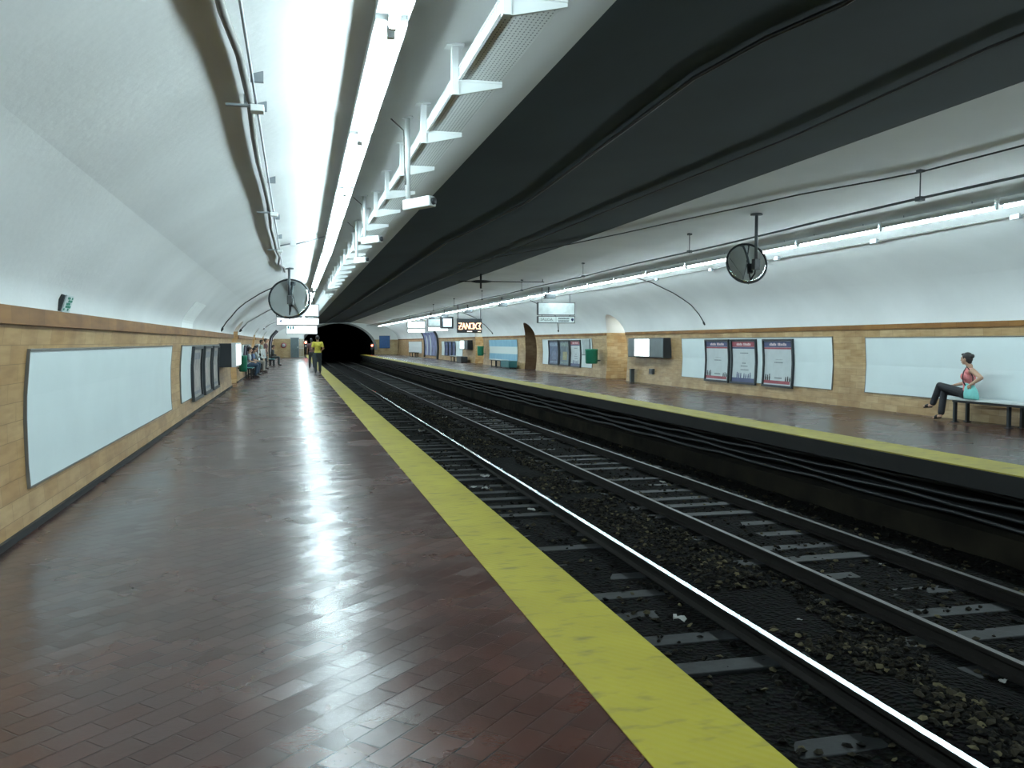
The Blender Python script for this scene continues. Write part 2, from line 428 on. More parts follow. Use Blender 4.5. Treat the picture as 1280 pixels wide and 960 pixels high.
# ---------------------------------------------------------------- platforms and track bed
struct(MB().box(-2.2, 1.21, Y0, YE, -.2, 0).build('floor', FLOOR))
struct(MB().box(1.21, 1.70, Y0, YE, -.2, .004).build('trim_yellow_edge', YEL))
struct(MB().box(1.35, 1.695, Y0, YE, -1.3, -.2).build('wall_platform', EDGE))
struct(MB().box(8.58, 12.7, Y0, YE, -.2, 0).build('floor_right', FLOOR))
struct(MB().box(7.86, 8.58, Y0, YE, -.2, .004).build('trim_yellow_edge_right', [YEL]))
struct(MB().box(7.84, 7.86, Y0, YE, -.24, -.01).build('trim_kerb_right', EDGE))
struct(MB().box(8.3, 8.7, Y0, YE, -1.3, -.2).build('wall_platform_right', NEARBLK))
struct(MB().box(7.82, 8.35, Y0, YE, -1.3, -.72).build('trim_ledge_right', CONC))
mb = MB()
nx, ny = 28, 240
import mathutils
def bed_z(x, y): return -1.028+.03*mathutils.noise.noise((x*1.7, y*1.7, 0))+(.05 if 3.95 < x < 4.95 else 0)
gv = [[mb.bm.verts.new((1.65+6.2*i/nx, Y0+(YE-Y0)*(j/ny)**1.3, bed_z(1.65+6.2*i/nx, Y0+(YE-Y0)*(j/ny)**1.3))) for i in range(nx+1)] for j in range(ny+1)]
for j in range(ny):
    for i in range(nx):
        f = mb.bm.faces.new((gv[j][i], gv[j][i+1], gv[j+1][i+1], gv[j+1][i])); f.smooth = True
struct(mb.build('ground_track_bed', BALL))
# loose ballast stones
mb = MB()
ico = [(math.cos(a)*math.cos(b), math.sin(a)*math.cos(b), math.sin(b)) for a, b in ((0, .5), (1.25, .46), (2.5, .5), (3.77, .46), (5.02, .5))]
def stone(c, s):
    M = Matrix.Translation(c) @ Matrix.Rotation(random.uniform(0, 6.3), 4, 'Z') @ Matrix.Rotation(random.uniform(-.6, .6), 4, 'X') @ Matrix.Diagonal((s*random.uniform(.7, 1.4), s*random.uniform(.7, 1.2), s*random.uniform(.5, .9), 1))
    ring = [mb.bm.verts.new(M @ Vector((math.cos(1.257*k)*random.uniform(.8, 1.1), math.sin(1.257*k)*random.uniform(.8, 1.1), random.uniform(-.15, .35)))) for k in range(5)]
    top = mb.bm.verts.new(M @ Vector((random.uniform(-.3, .3), random.uniform(-.3, .3), .9))); bot = mb.bm.verts.new(M @ Vector((0, 0, -.7)))
    for k in range(5):
        mb.bm.faces.new((ring[k], ring[(k+1) % 5], top)); mb.bm.faces.new((ring[(k+1) % 5], ring[k], bot))
for i in range(15000):
    y = 2.5+40*random.random()**1.9
    k = random.random()
    if k < .66: x = random.gauss(4.45, .30); x = min(5.02, max(3.86, x))
    else: x = random.choice((random.uniform(1.75, 3.6), random.uniform(5.3, 6.5), random.uniform(6.75, 7.75)))
    cl = mathutils.noise.noise((x*1.3, y*.9, 3.))
    if k < .66 and cl < -.15: continue
    stone((x, y, bed_z(x, y)+.012), random.uniform(.016, .042))
tag(mb.build('ballast_gravel', STONE), 'brown and grey ballast stones scattered between and beside the rails', 'gravel', kind='stuff')
# sleepers
mb = MB(); mb.box(-1.22, 1.22, -.115, .115, -.16, 0, bev=.012)
for k in range(4):      # rail chairs
    pass
sl0 = None; sd = mb.data('railway_sleeper', WOOD)
for tx, lab, grp, ph in ((2.985, 'grey timber sleeper under the rails of the track beside the near platform', 'sleepers of the near track', 4.616),
                         (5.91, 'dark timber sleeper under the rails of the track beside the far platform', 'sleepers of the far track', 6.023)):
    n0 = int((ph-3.2)/.665)
    for k in range(138):
        o = bpy.data.objects.new('railway_sleeper', sd); COL.objects.link(o)
        o.location = (tx+random.uniform(-.05, .05), ph+(k-n0)*.665+random.uniform(-.02, .02), -1.005+random.uniform(-.03, .008))
        o.rotation_euler = (random.uniform(-.01, .01), 0, random.uniform(-.02, .02))
        tag(o, lab, 'sleeper', grp)
# rails
def rail(x, lab, head, cant):
    prof = [(-.065, 0), (.065, 0), (.065, .012), (.012, .028), (.010, .095), (.034, .105), (.035, .134), (.029, .1405), (-.029, .1405), (-.035, .134), (-.034, .105), (-.010, .095), (-.012, .028), (-.065, .012)]
    ca = math.radians(1.05)*cant; prof = [(px*math.cos(ca)+pz*math.sin(ca), pz*math.cos(ca)-px*math.sin(ca)) for px, pz in prof]
    t = thing('steel_rail', lab, 'rail', (x, 0, -1.012), 'rails of the two tracks')
    mb = MB(); n = len(prof)
    a = [mb.bm.verts.new((px, Y0, pz)) for px, pz in prof]; b = [mb.bm.verts.new((px, YE+60, pz)) for px, pz in prof]
    for i in range(n):
        f = mb.bm.faces.new((a[i], a[(i+1) % n], b[(i+1) % n], b[i])); f.material_index = 1 if i == 7 else 0
    mb.bm.faces.new(a[::-1]); mb.bm.faces.new(b)
    mb.build('rail_profile', [RAIL, head], t)
rail(2.262, 'rail of the near track hidden below the yellow platform edge', RDULL, 1)
rail(3.70, 'bright shiny rail, the one nearest to the left yellow edge that shows', RSHINE, -1)
rail(5.19, 'dull dark rail in the middle, just beyond the strip of brown gravel', RDULL, 1)
rail(6.63, 'dull dark rail closest to the far platform', RDULL, -1)
# cables under the right platform lip
for k, (z, x) in enumerate(((-.32, 8.18), (-.42, 8.13), (-.53, 8.09), (-.64, 8.04))):
    pts = [(x+.02*math.sin(y*.4+k), y, z-.035*abs(math.sin(PI*(y+k)/3.))) for y in [Y0+i*1.0 for i in range(int(YE-Y0)+1)]]
    tag(MB().tube(pts, .028, 8).build('trackside_cable', CABLE), 'black sagging cable below the far platform edge, %s of four' % ['topmost', 'second from top', 'third from top', 'lowest'][k], 'cable', 'cables below the far platform edge')
mb = MB()
# ---------------------------------------------------------------- end walls and tunnel
mb = MB(); AX, AR, ASP, ACR = 5.2, 4.4, .6, 3.80
def arch(x):
    t = (x-AX)/AR
    return ASP+(ACR-ASP)*math.sqrt(max(0, 1-t*t))
xs = sorted({p[0] for p in PC} | {AX-AR*math.cos(PI*k/32) for k in range(33)})
for xa, xb in zip(xs, xs[1:]):
    m_ = (xa+xb)/2; ins = abs(m_-AX) < AR
    a0, b0 = (arch(xa), arch(xb)) if ins else ((-1.3, -1.3) if m_ < AX else (-.1, -.1))
    mb.quad((xa, YE, a0), (xb, YE, b0), (xb, YE, ceil_z(xb)), (xa, YE, ceil_z(xa)))
struct(mb.build('wall_end', TILE_E))
mb = MB(); pts = [(AX-AR, -1.4)]+[(AX-AR*math.cos(PI*k/32), arch(AX-AR*math.cos(PI*k/32))) for k in range(33)]+[(AX+AR, -1.4)]
for (xa, za), (xb, zb) in zip(pts, pts[1:]):
    f = mb.quad((xa, YE, za), (xb, YE, zb), (xb, YE+60, zb), (xa, YE+60, za)); f.smooth = True
mb.bm.faces.new([mb.bm.verts.new((x, YE+60, z)) for x, z in pts])
mb.quad((AX-AR, YE, -1.08), (AX+AR, YE, -1.08), (AX+AR, YE+60, -1.08), (AX-AR, YE+60, -1.08))
struct(mb.build('wall_tunnel', NEARBLK))
mb = MB()
def ringp(k, d, y): 
    x = AX-(AR+d)*math.cos(PI*k/32); t = -math.cos(PI*k/32)
    return (x, y, ASP+(ACR-ASP+d*.5)*math.sqrt(max(0, 1-t*t)))
for k in range(32):
    for (d0, ya, d1, yb) in ((0, YE-.12, .34, YE-.12), (.34, YE-.12, .34, YE), (0, YE, 0, YE-.12)):
        mb.quad(ringp(k, d0, ya), ringp(k+1, d0, ya), ringp(k+1, d1, yb), ringp(k, d1, yb))
struct(mb.build('trim_portal', RING))
mb = MB(); xs = [p[0] for p in PC if p[0] < .9]+[.93]
for xa, xb in zip(xs, xs[1:]):
    mb.box(xa, xb, 88, 88.15, 0, 1.0)
    for v in list(mb.bm.verts)[-4:]: v.co.z = ceil_z(v.co.x)
mb.box(-2.1, -2.01, 88, 88.15, 0, 1.75)
struct(mb.build('wall_end_left', TILE_E))
struct(MB().box(-2.3, 12.8, Y0-.15, Y0, -1.3, 4.1).build('wall_back', TILE_E))
# ---------------------------------------------------------------- wall boards and posters
def wpatch(mb, side, y0, y1, z0, z1, o0, o1, mi=0, n=6):
    zs = [z0+(z1-z0)*i/n for i in range(n+1)]
    P = []
    for z in zs:
        dz = .02; nx_ = 1.; sl = (wall_x(side, z+dz)-wall_x(side, max(0, z-dz)))/(2*dz)
        nv = Vector((-side, 0, side*sl)); nv.normalize()
        b = Vector((wall_x(side, z), 0, z)); P.append((b+nv*o0, b+nv*o1))
    def V(p, y): return (p.x, y, p.z)
    rows = [[mb.bm.verts.new(V(p[i], y)) for (i, y) in ((0, y0), (1, y0), (1, y1), (0, y1))] for p in P]
    fs = []
    for A, B in zip(rows, rows[1:]):
        for k in range(4): fs.append(mb.bm.faces.new((A[k], A[(k+1) % 4], B[(k+1) % 4], B[k])))
    fs.append(mb.bm.faces.new(rows[0][::-1])); fs.append(mb.bm.faces.new(rows[-1]))
    for f in fs: f.material_index = mi
def board(side, y0, y1, z0, z1, label, panel_mat=None, group='white wall boards', extra=None):
    t = thing('billboard', label, 'billboard', (0, 0, 0), group)
    mb = MB(); wpatch(mb, side, y0, y1, z0, z1, -.01, .02); mb.build('panel', panel_mat or BOARD, t)
    mb = MB(); w = .014
    wpatch(mb, side, y0-w, y1+w, z1, z1+w*1.4, -.01, .032); wpatch(mb, side, y0-w, y1+w, z0-w, z0, -.01, .026)
    wpatch(mb, side, y0-w, y0, z0, z1, -.01, .026); wpatch(mb, side, y1, y1+w, z0, z1, -.01, .026)
    mb.build('frame', BFRAME, t)
    return t
def poster(side, y0, y1, z0, z1, label, kind, group, base=.022):
    """framed poster; on the right wall the reading direction runs towards -Y"""
    t = thing('poster', label, 'poster', (0, 0, 0), group); w = .055
    mb = MB(); o0, o1 = base, base+.06
    wpatch(mb, side, y0, y1, z1-w, z1, o0, o1); wpatch(mb, side, y0, y1, z0, z0+w*1.1, o0, o1)
    wpatch(mb, side, y0, y0+w, z0+w, z1-w, o0, o1); wpatch(mb, side, y1-w, y1, z0+w, z1-w, o0, o1)
    mb.build('frame', DARK, t)
    a, b, c, d = y0+w, y1-w, z0+w*1.1, z1-w; W, H = b-a, d-c
    cols = {'hdr_navy': [PWHITE, NAVY, RED, PINKT, GINK, DARK], 'hdr_red': [PWHITE, RED, NAVY, PINKT, GINK, NAVY]}
    mb = MB(); p0 = base+.012
    def r(u0, u1, v0, v1, mi, lift=.003):
        ya, yb = (b-u1*W, b-u0*W) if side > 0 else (a+u0*W, a+u1*W)
        wpatch(mb, side, ya, yb, c+v0*H, c+v1*H, p0, p0+.006+lift, mi, 2)
    if kind in cols:
        ms = cols[kind]
        wpatch(mb, side, a, b, c, d, p0-.012, p0+.006, 0)
        r(0, 1, .86, .99, 1); r(0, 1, .815, .855, 2)
        rn = random.Random(3)
        for (u0, u1) in ((.20, .46), (.50, .82)):       # heading, unreadable at this distance
            u = u0
            while u < u1-.03:
                wd = rn.uniform(.03, .05); r(u, u+wd, .895, .895+rn.choice((.045, .06)), 3, .005); u += wd+.012
        lines = [(.40, .64, .565), (.36, .66, .50)] if kind == 'hdr_navy' else [(.34, .66, .70), (.42, .6, .45), (.36, .66, .38), (.36, .7, .29)]
        for (u0, u1, v) in lines:
            u = u0
            while u < u1-.02:
                wd = rn.uniform(.025, .05); r(u, u+wd, v, v+.022, 4); u += wd+.012
        if kind == 'hdr_navy':
            r(0, .93, .03, .10, 2); fx = (.06, .13, .2, .78, .85, .92); r(.38, .64, .15, .175, 4)
        else:
            r(0, 1, 0, .10, 2); fx = (.22, .30, .38, .52, .6, .7, .78)
        for u in fx:        # little printed walking figures
            h = rn.uniform(.09, .15); r(u-.022, u+.022, .10, .10+h*.6, 5, .004); r(u-.014, u+.014, .10+h*.6, .10+h, 5, .004)
        mb.build('print', ms, t)
    else:
        c1, c2, c3 = kind
        ms = [mat('print_'+label[:18].replace(' ', '_'), c1, .5, noise=.35, scale=5), mat('printb_'+label[:18].replace(' ', '_'), c2, .5, noise=.4, scale=9), mat('printc_'+label[:18].replace(' ', '_'), c3, .5, noise=.3, scale=9)]
        wpatch(mb, side, a, b, c, d, p0-.012, p0+.006, 0)
        r(.1, .9, .78, .92, 1); r(.3, .75, .2, .55, 2); r(.1, .9, .06, .12, 1)
        mb.build('print', ms, t)
    return t
board(-1, 7.55, 15.75, .345, 1.43, 'blank white wall board nearest the camera on the left wall, a smudge near its foot')
board(-1, 17.1, 25.5, .36, 1.43, 'white wall board behind three dark-framed posters on the left wall')
for k, (a, b, c) in enumerate(((18.7, 20.45, 'first'), (21.0, 22.75, 'second'), (23.1, 24.85, 'third'))):
    poster(-1, a, b, .27, 1.42, 'dark-framed grey poster on the left wall, %s of three from the camera' % c,
           ((.30, .28, .26), (.16, .17, .19), (.36, .33, .30)), 'framed posters on the left wall')
board(-1, 36.2, 43.0, .36, 1.40, 'white wall board with dark posters past the first left arch, behind the green bin')
for k, (a, b) in enumerate(((37.4, 39.0), (39.4, 41.0))):
    poster(-1, a, b, .36, 1.38, 'dark purple poster beyond the left arch, %s' % ['nearer of two', 'farther of two'][k], ((.11, .07, .12), (.06, .06, .10), (.16, .10, .12)), 'posters behind the waiting people')
board(-1, 48.3, 56.0, .36, 1.40, 'white wall board behind the standing people, left wall')
poster(-1, 49.5, 51.2, .36, 1.38, 'dark red poster on the left wall behind the waiting people', ((.12, .05, .06), (.18, .15, .15), (.08, .05, .06)), 'posters behind the waiting people')
board(-1, 62.0, 70.0, .36, 1.40, 'white wall board on the left wall, farthest one')
board(1, 8.55, 16.85, .375, 1.60, 'blank white wall board behind the bench on the right wall')
board(1, 18.1, 26.35, .365, 1.625, 'white wall board holding three red and navy headed posters')
for k, (a, b, kd, c) in enumerate(((23.1, 24.62, 'hdr_navy', 'navy and red heading, farthest of the three on the right board'), (21.55, 22.98, 'hdr_red', 'red heading, middle of the three on the right board'), (19.72, 21.2, 'hdr_navy', 'navy and red heading, nearest of the three on the right board'))):
    poster(1, a, b, .29, 1.595, 'pale framed poster with '+c, kd, 'posters on the right board')
board(1, 35.3, 42.95, .385, 1.66, 'white wall board with three posters between the two right arches')
poster(1, 40.1, 41.75, .37, 1.62, 'blue-grey poster between the right arches, farthest of its row', ((.10, .13, .20), (.20, .25, .32), (.14, .17, .25)), 'posters between the right arches')
poster(1, 38.4, 39.95, .37, 1.62, 'blue-green poster with yellow patch between the right arches', ((.12, .16, .19), (.18, .24, .22), (.28, .26, .14)), 'posters between the right arches')
poster(1, 36.75, 38.25, .35, 1.62, 'pale poster with red heading between the right arches', 'hdr_red', 'posters between the right arches')
t = thing('notice_panel', 'grey hanging notice sheet right of the posters between the right arches', 'notice', (0, 0, 0))
mb = MB(); wpatch(mb, 1, 35.55, 36.55, .95, 1.64, .022, .04); mb.build('sheet', PGREY, t)
mb = MB(); wpatch(mb, 1, 35.5, 36.6, .92, .95, .022, .05); wpatch(mb, 1, 35.5, 35.55, .92, 1.64, .022, .05); mb.build('edge', DGREY, t)
# the mural of three bands
def flag_mat():
    m, nt, b = nodes('blue_white_blue_bands'); v, x, y, z = objxyz(nt)
    n = noise_(nt, v, 2., 4)
    w = mth(nt, 'MULTIPLY', mth(nt, 'GREATER_THAN', z, .80), mth(nt, 'LESS_THAN', z, 1.24))
    blue = ramp(nt, n, [(.3, (.16, .36, .50)), (.7, (.22, .44, .56))])
    nt.links.new(mixc(nt, w, blue, (.62, .68, .66)), b.inputs['Base Color']); b.inputs['Roughness'].default_value = .5
    return m
board(1, 48.2, 55.6, .39, 1.66, 'wall board painted in pale blue, white and pale blue bands', flag_mat())
board(1, 65.0, 74.6, .38, 1.60, 'white wall board with blue posters behind the far bench, right wall')
for k, (a, b) in enumerate(((71.2, 72.8), (69.5, 71.0), (67.8, 69.3))):
    poster(1, a, b, .36, 1.58, 'dark blue poster on the far right board, %s' % ['farthest of three', 'middle of three', 'nearest of three'][k], ((.035, .06, .16), (.08, .12, .24), (.10, .09, .16)), 'blue posters on the far right board')
board(1, 86.8, 97.0, .38, 1.58, 'small blank white wall board near the far end of the right wall')
# tall arched poster stands that follow the vault near the far end
def arch_ad(side, y0, y1, label):
    t = thing('advertising_arch', label, 'advertisement', (0, 0, 0), 'curved advertising arches')
    zt = 2.55
    for nm, args, m in (('panel', (y0+.2, y1-.2, .25, zt-.1, .02, .06), mat('blue_advert_print', (.15, .17, .30), .5, noise=.6, scale=1.2)),):
        mb = MB(); wpatch(mb, side, *args, 0, 14); mb.build(nm, m, t)
    mb = MB(); wpatch(mb, side, y0, y0+.35, 0, zt, .0, .16, 0, 14); mb.build('frame', DARK, t)
    mb = MB(); wpatch(mb, side, y1-.3, y1, 0.05, zt, .0, .14, 0, 14); mb.build('rear_frame', DARK, t)
    for ya, yb in (((y0+y1)/2-.15, (y0+y1)/2+.4), (y1-2.2, y1-1.6)): mb = MB(); wpatch(mb, side, ya, yb, .25, 2.2, .06, .075, 0, 12); mb.build('white_strip', PWHITE, t)
arch_ad(1, 76.2, 84.6, 'curved advertising arch with dark frame on the far right wall')
arch_ad(-1, 73.5, 79.5, 'curved advertising arch with dark frame on the far left wall')
mb = MB(); wpatch(mb, -1, 16.7, 18.5, BAND_L+.005, 2.25, .0, .006, 0, 10); struct(mb.build('trim_white_patch', mat('bright_white_patch', (.86, .90, .89), .5, noise=.03)))  # thin, whiter patch laid on the left vault above the band
# small green notice standing on the left ledge
t = thing('ledge_notice', 'small green and white notice propped on the ochre ledge, left wall', 'notice', (-1.985, 8.42, BAND_L))
M = Matrix.Rotation(math.radians(18), 4, 'Y')
MB().box(-.006, .006, -.12, .12, 0, .155, M=M).build('card', PWHITE, t)
mb = MB(); rn = random.Random(5)
for i in range(5):
    for j in range(5):
        if rn.random() < .7: mb.box(.006, .009, -.11+i*.044, -.075+i*.044, .015+j*.026, .036+j*.026, M=M)
mb.build('green_print', mat('green_print', (.02, .22, .15), .5), t)
MB().box(-.07, -.012, -.14, -.10, 0, .15, M=M).build('dark_edge', DARK, t)
# ---------------------------------------------------------------- fluorescent rows
def lamp_proto(name, glow, hw=.085, sk=1):
    t = bpy.data.objects.new(name, None); COL.objects.link(t); t.empty_display_size = .1
    L_ = 2.48
    MB().box(-hw, hw, .005, L_-.005, .062, .125, bev=.006).build('housing', HOUS, t)
    MB().tube([(0, .045, 0), (0, L_-.045, 0)], .026, 12).build('tube', glow, t)
    MB().box(min(sk*hw, sk*(hw+.004)), max(sk*hw, sk*(hw+.004)), .005, L_-.005, .044 if sk > 0 else .018, .12).build('reflector', HOUS, t)
    for y in (.03, L_-.03):
        MB().box(-.022, .022, y-.018, y+.018, -.026, .064, bev=.006).build('lamp_holder', LWHITE, t)
    return t
def hangers(t, h):
    for q in (.5, 2.): MB().tube([(0, q, .125), (0, q, h)], .008).build('hanger', GREY, t)
ORD = ['first', 'second', 'third', 'fourth', 'fifth', 'sixth', 'seventh', 'eighth', 'ninth']
def lx(y): return .515+.0085*min(12, max(0, y-4))
first = {}
for side in (-1, 1):
    z = 3.15 if side < 0 else 3.46
    for k in range(-4, 40):
        y = (4.66 if side < 0 else 10.44)+2.56*k
        if side > 0: y -= 2.56*2
        if y > 103 or y < Y0+.3: continue
        x = lx(y) if side < 0 else 9.95
        out = side < 0 and k == 9
        key = (side, out)
        nm = 'fluorescent_lamp'
        row = 'left' if side < 0 else 'right'
        vis = k+1
        if out: lab = 'unlit fluorescent lamp, the dark gap in the left row'
        elif 0 <= vis < 9: lab = 'lit fluorescent lamp of the %s ceiling row, %s one in view from the near end' % (row, ORD[vis])
        elif vis < 0: lab = 'lit fluorescent lamp of the %s ceiling row, above the camera' % row
        else: lab = 'lit fluorescent lamp far along the %s row, merged into one bright line' % row
        if key not in first:
            t = lamp_proto(nm, UNLIT if out else TUBE, .085 if side < 0 else .06, -side); hangers(t, ceil_z(x)-z+.01); first[key] = t; t.location = (x, y, z)
        else: t = dup(first[key], (x, y, z))
        if side < 0 and 4 < y < 16: t.rotation_euler = (0, 0, -.0085)
        tag(t, lab, 'lamp', 'fluorescent lamps of the %s row' % row)
# ---------------------------------------------------------------- perforated cable tray over the left platform
t = thing('cable_tray', 'white perforated cable tray on triangular brackets along the left ceiling', 'cable tray', (0, 0, 0))
mb = MB(); xa, xb = 1.095, 1.375; ys_, ye_ = -3., 101.
mb.box(xa, xb, ys_, ye_, 3.262, 3.268); mb.box(xa-.006, xa, ys_, ye_, 3.262, 3.33); mb.box(xb, xb+.006, ys_, ye_, 3.262, 3.33)
mb.build('tray', PERF, t)
MB().box(xa-.012, xa+.008, ys_, ye_, 3.25, 3.262).box(xa-.012, xa+.004, ys_, ye_, 3.33, 3.337).build('tray_lip', LWHITE, t)
bd = None
for k in range(-3, 67):
    y = 4.30+1.44*k
    if bd is None:
        mb = MB(); mb.box(1.04, 1.085, -.022, .022, 3.155, 3.49)
        A = [(1.085, 3.155), (1.385, 3.225), (1.385, 3.246), (1.085, 3.258)]
        a = [mb.bm.verts.new((x, -.012, z)) for x, z in A]; b = [mb.bm.verts.new((x, .012, z)) for x, z in A]
        for i in range(4): mb.bm.faces.new((a[i], a[(i+1) % 4], b[(i+1) % 4], b[i]))
        mb.bm.faces.new(a); mb.bm.faces.new(b[::-1])
        mb.box(1.085, 1.385, -.02, .02, 3.246, 3.26); mb.box(1.0, 1.12, -.05, .05, 3.47, 3.485)
        bd = mb.data('bracket', LWHITE)
    o = bpy.data.objects.new('bracket', bd); COL.objects.link(o); o.parent = t; o.location = (0, y, 0)
# camera posts in the tray line
def cam_post(x, y, zt, zb, yaw, label, L_=.26):
    t = thing('security_camera', label, 'camera', (x, y, 0), 'white boxes on ceiling posts')
    MB().tube([(0, 0, zb), (0, 0, zt+.02)], .022, 10).lathe([(0, zt-.01), (.05, zt-.01), (.05, zt+.01), (0, zt+.01)], Matrix.Identity(4), 12).build('post', LWHITE, t)
    M = Matrix.Translation((0, 0, zb)) @ Matrix.Rotation(yaw, 4, 'Z') @ Matrix.Rotation(math.radians(-4), 4, 'Y')
    MB().box(-.03, L_, -.05, .05, -.07, .02, M=M, bev=.012).build('camera_housing', LWHITE, t)
    MB().lathe([(0, 0), (.032, 0), (.032, .02), (0, .02)], M @ Matrix.Translation((L_, 0, -.025)) @ Matrix.Rotation(PI/2, 4, 'Y'), 12).build('lens', DARK, t)
    MB().tube([(-.28, -.05, zt-.05), (-.16, -.03, zt-.02), (-.04, -.02, zt-.12), (-.025, -.02, zb+.15)], .007, 6).build('cord', GCABLE, t)
cam_post(.985, 7.6, ceil_z(.985), 2.73, -.75, 'white box on a ceiling post in front of the cable tray, nearest of three')
cam_post(.93, 11.7, ceil_z(.93), 2.88, -.7, 'white box on a ceiling post in front of the cable tray, middle of three')
cam_post(1.0, 14.2, ceil_z(1.0), 2.85, -.7, 'white box on a ceiling post in front of the cable tray, farthest of three', .2)
# ---------------------------------------------------------------- cables and pipes on the vault
def vp(x, y, off=.02):
    return (x, y, ceil_z(x)-off)
rn = random.Random(11)
pts = [(-.33+.0*y, y) for y in (-2, 1, 3)]+[(-.325, 4.5), (-.285, 5.2), (-.275, 6.2), (-.295, 7.2), (-.30, 8.2), (-.285, 9.6), (-.28, 11.), (-.305, 12.8), (-.29, 14.5), (-.29, 16.), (-.25, 17.2), (-.30, 18.6), (-.21, 19.8), (-.2, 21.)]
tag(MB().tube([vp(x, y, .045) for x, y in pts], .024, 10).build('power_cable', GCABLE), 'thick grey wavy cable running along the left vault', 'cable')
t = thing('conduit', 'thin straight conduit with clips beside the thick cable on the left vault', 'pipe', (0, 0, 0))
MB().tube([vp(-.235, y, .05) for y in (-2, 4, 8, 12, 16, 21)], .009, 8).build('pipe', GREY, t)
for y in (5.75, 6.45, 9.3, 12.0, 14.2): MB().box(-.25, -.17, y-.012, y+.012, ceil_z(-.21)-.06, ceil_z(-.21)+.01).build('clip', GREY, t)
for i, y in enumerate((6.15, 11.1, 15.5)):
    tb = thing('cable_bracket', 'metal bracket carrying the left vault cables, %s from the camera' % ORD[i], 'bracket', (-.3, y, ceil_z(-.3)), 'cable brackets on the left vault')
    MB().box(-.13, .10, -.018, .018, -.085, -.07).box(-.012, .012, -.015, .015, -.075, .03).build('arm', GREY, tb)
    MB().box(.03, .12, -.05, .05, -.12, -.075, bev=.006).build('clamp', LWHITE, tb)
t = thing('junction_box', 'small white junction box with stub pipe on the left vault before the mirror', 'junction box', (.0, 15.5, ceil_z(0)))
MB().box(-.05, .05, -.05, .05, -.09, .01, bev=.008).build('box', LWHITE, t)
MB().tube([(.05, 0, -.05), (.3, .02, .02), (.54, .03, .10)], .01, 8).tube([(-.05, 0, -.05), (-.22, 0, -.09)], .012, 8).build('stub_pipe', GREY, t)
def cord(ptsxy, r, label, plug=True, group='cords on the vault'):
    t = thing('electric_lead', label, 'cord', (0, 0, 0), group)
    P = [Vector(p) for p in ptsxy]
    MB().tube(P, r, 8).build('cable', CABLE, t)
    if plug:
        d = (P[-1]-P[-2]).normalized(); MB().tube([P[-1], P[-1]+d*.05, P[-1]+d*.13], [r*1.4, r*3.2, r*2.6], 8).build('plug', BLK, t)
cord([(9.9, 25.1, 3.62), (10.5, 25.1, 3.48), (10.86, 25.1, 3.39), (11.2, 25, 3.22), (11.54, 24.9, 3.05), (11.85, 24.8, 2.84), (12.07, 24.7, 2.66), (12.3, 24.65, 2.39), (12.44, 24.62, 2.16)], .014, 'dark cord curving down the right vault above the three posters')
cord([(10.6, 38.3, 3.44), (11.5, 38.5, 3.07), (12.05, 38.8, 2.68), (12.3, 39.5, 2.38), (12.46, 39.9, 2.1)], .016, 'dark cord on the right vault below the exit sign')
cord([(10.6, 54.8, 3.44), (11.5, 54.8, 3.07), (12.1, 54.8, 2.62), (12.45, 54.3, 2.14)], .02, 'dark cord on the right vault beside the red display')
cord([(-.28, 25.0, 3.17), (-.5, 25.3, 3.09), (-.93, 25.5, 2.89), (-1.34, 25.6, 2.63), (-1.56, 25.5, 2.43), (-1.72, 25.5, 2.23), (-1.85, 25.5, 2.08), (-1.95, 25.5, 1.93)], .016, 'dark cord curving down the left vault before the mirror, nearest of the left cords')
cord([(-.5, 37.3, 3.10), (-.73, 37.2, 2.99), (-1.21, 36.8, 2.71), (-1.7, 34.1, 2.27), (-1.92, 33.4, 1.98)], .02, 'dark cord on the left vault behind the mirror, second of the left cords')
cord([(-.8, 57., 2.95), (-1.1, 55.7, 2.78), (-1.4, 53, 2.57), (-1.67, 50.9, 2.3)], .022, 'dark cord on the left vault behind the exit sign, farthest of the left cords')
# right vault: wire, pipe on hangers, lower conduit
pts = [(4.9, 26.), (5.31, 24.7), (6.0, 22.3), (6.57, 20.1), (7.0, 17.6), (7.35, 15.1), (7.6, 13.5), (7.79, 12.1), (8.1, 10.8), (8.25, 10.0), (8.3, 8.3), (8.35, 5.5), (8.4, 2.)]
tag(MB().tube([vp(x, y, .03) for x, y in pts], .012, 8).build('ceiling_wire', CABLE), 'thin dark wire slanting across the right ceiling from the black paint', 'wire')
t = thing('suspended_pipe', 'long grey pipe hung on rods above the right lamp row', 'pipe', (0, 0, 0))
MB().tube([(8.25, y, 3.445+.012*math.sin(y*.7)) for y in range(-4, 104, 2)], .018, 8).build('pipe', DGREY, t)
for y in (3., 10., 17., 24., 31., 38., 45., 52.):
    MB().tube([(8.25, y, 3.44), (8.25, y, 3.85)], .009, 8).box(8.21, 8.29, y-.05, y+.05, 3.415, 3.475).box(8.21, 8.29, y-.04, y+.04, 3.80, 3.85).build('hanger', DGREY, t)
t = thing('conduit', 'thin conduit with clips on the vault just below the right lamp row', 'pipe', (0, 0, 0))
MB().tube([(10.72, y, ceil_z(10.72)-.03-.012*math.sin(y*.5)) for y in range(-2, 66, 2)], .010, 8).build('pipe', GCABLE, t)
for y in (5.2, 8.7, 10.9, 14.2, 17.6, 20.8, 24.3): MB().box(10.69, 10.76, y-.09, y+.09, ceil_z(10.72)-.07, ceil_z(10.72)+.01).build('clip', GREY, t)
pts = [(3.62, 2.5), (3.66, 5.2), (3.47, 5.9), (3.37, 6.9), (3.51, 9.4), (3.75, 13.7), (3.6, 17), (3.41, 19.4), (3.5, 30), (3.6, 60), (3.6, 100)]
tag(MB().tube([vp(x, y, .03) for x, y in pts], .02, 8).build('ceiling_wire', BLK), 'black cable along the black painted ceiling over the near track', 'wire')
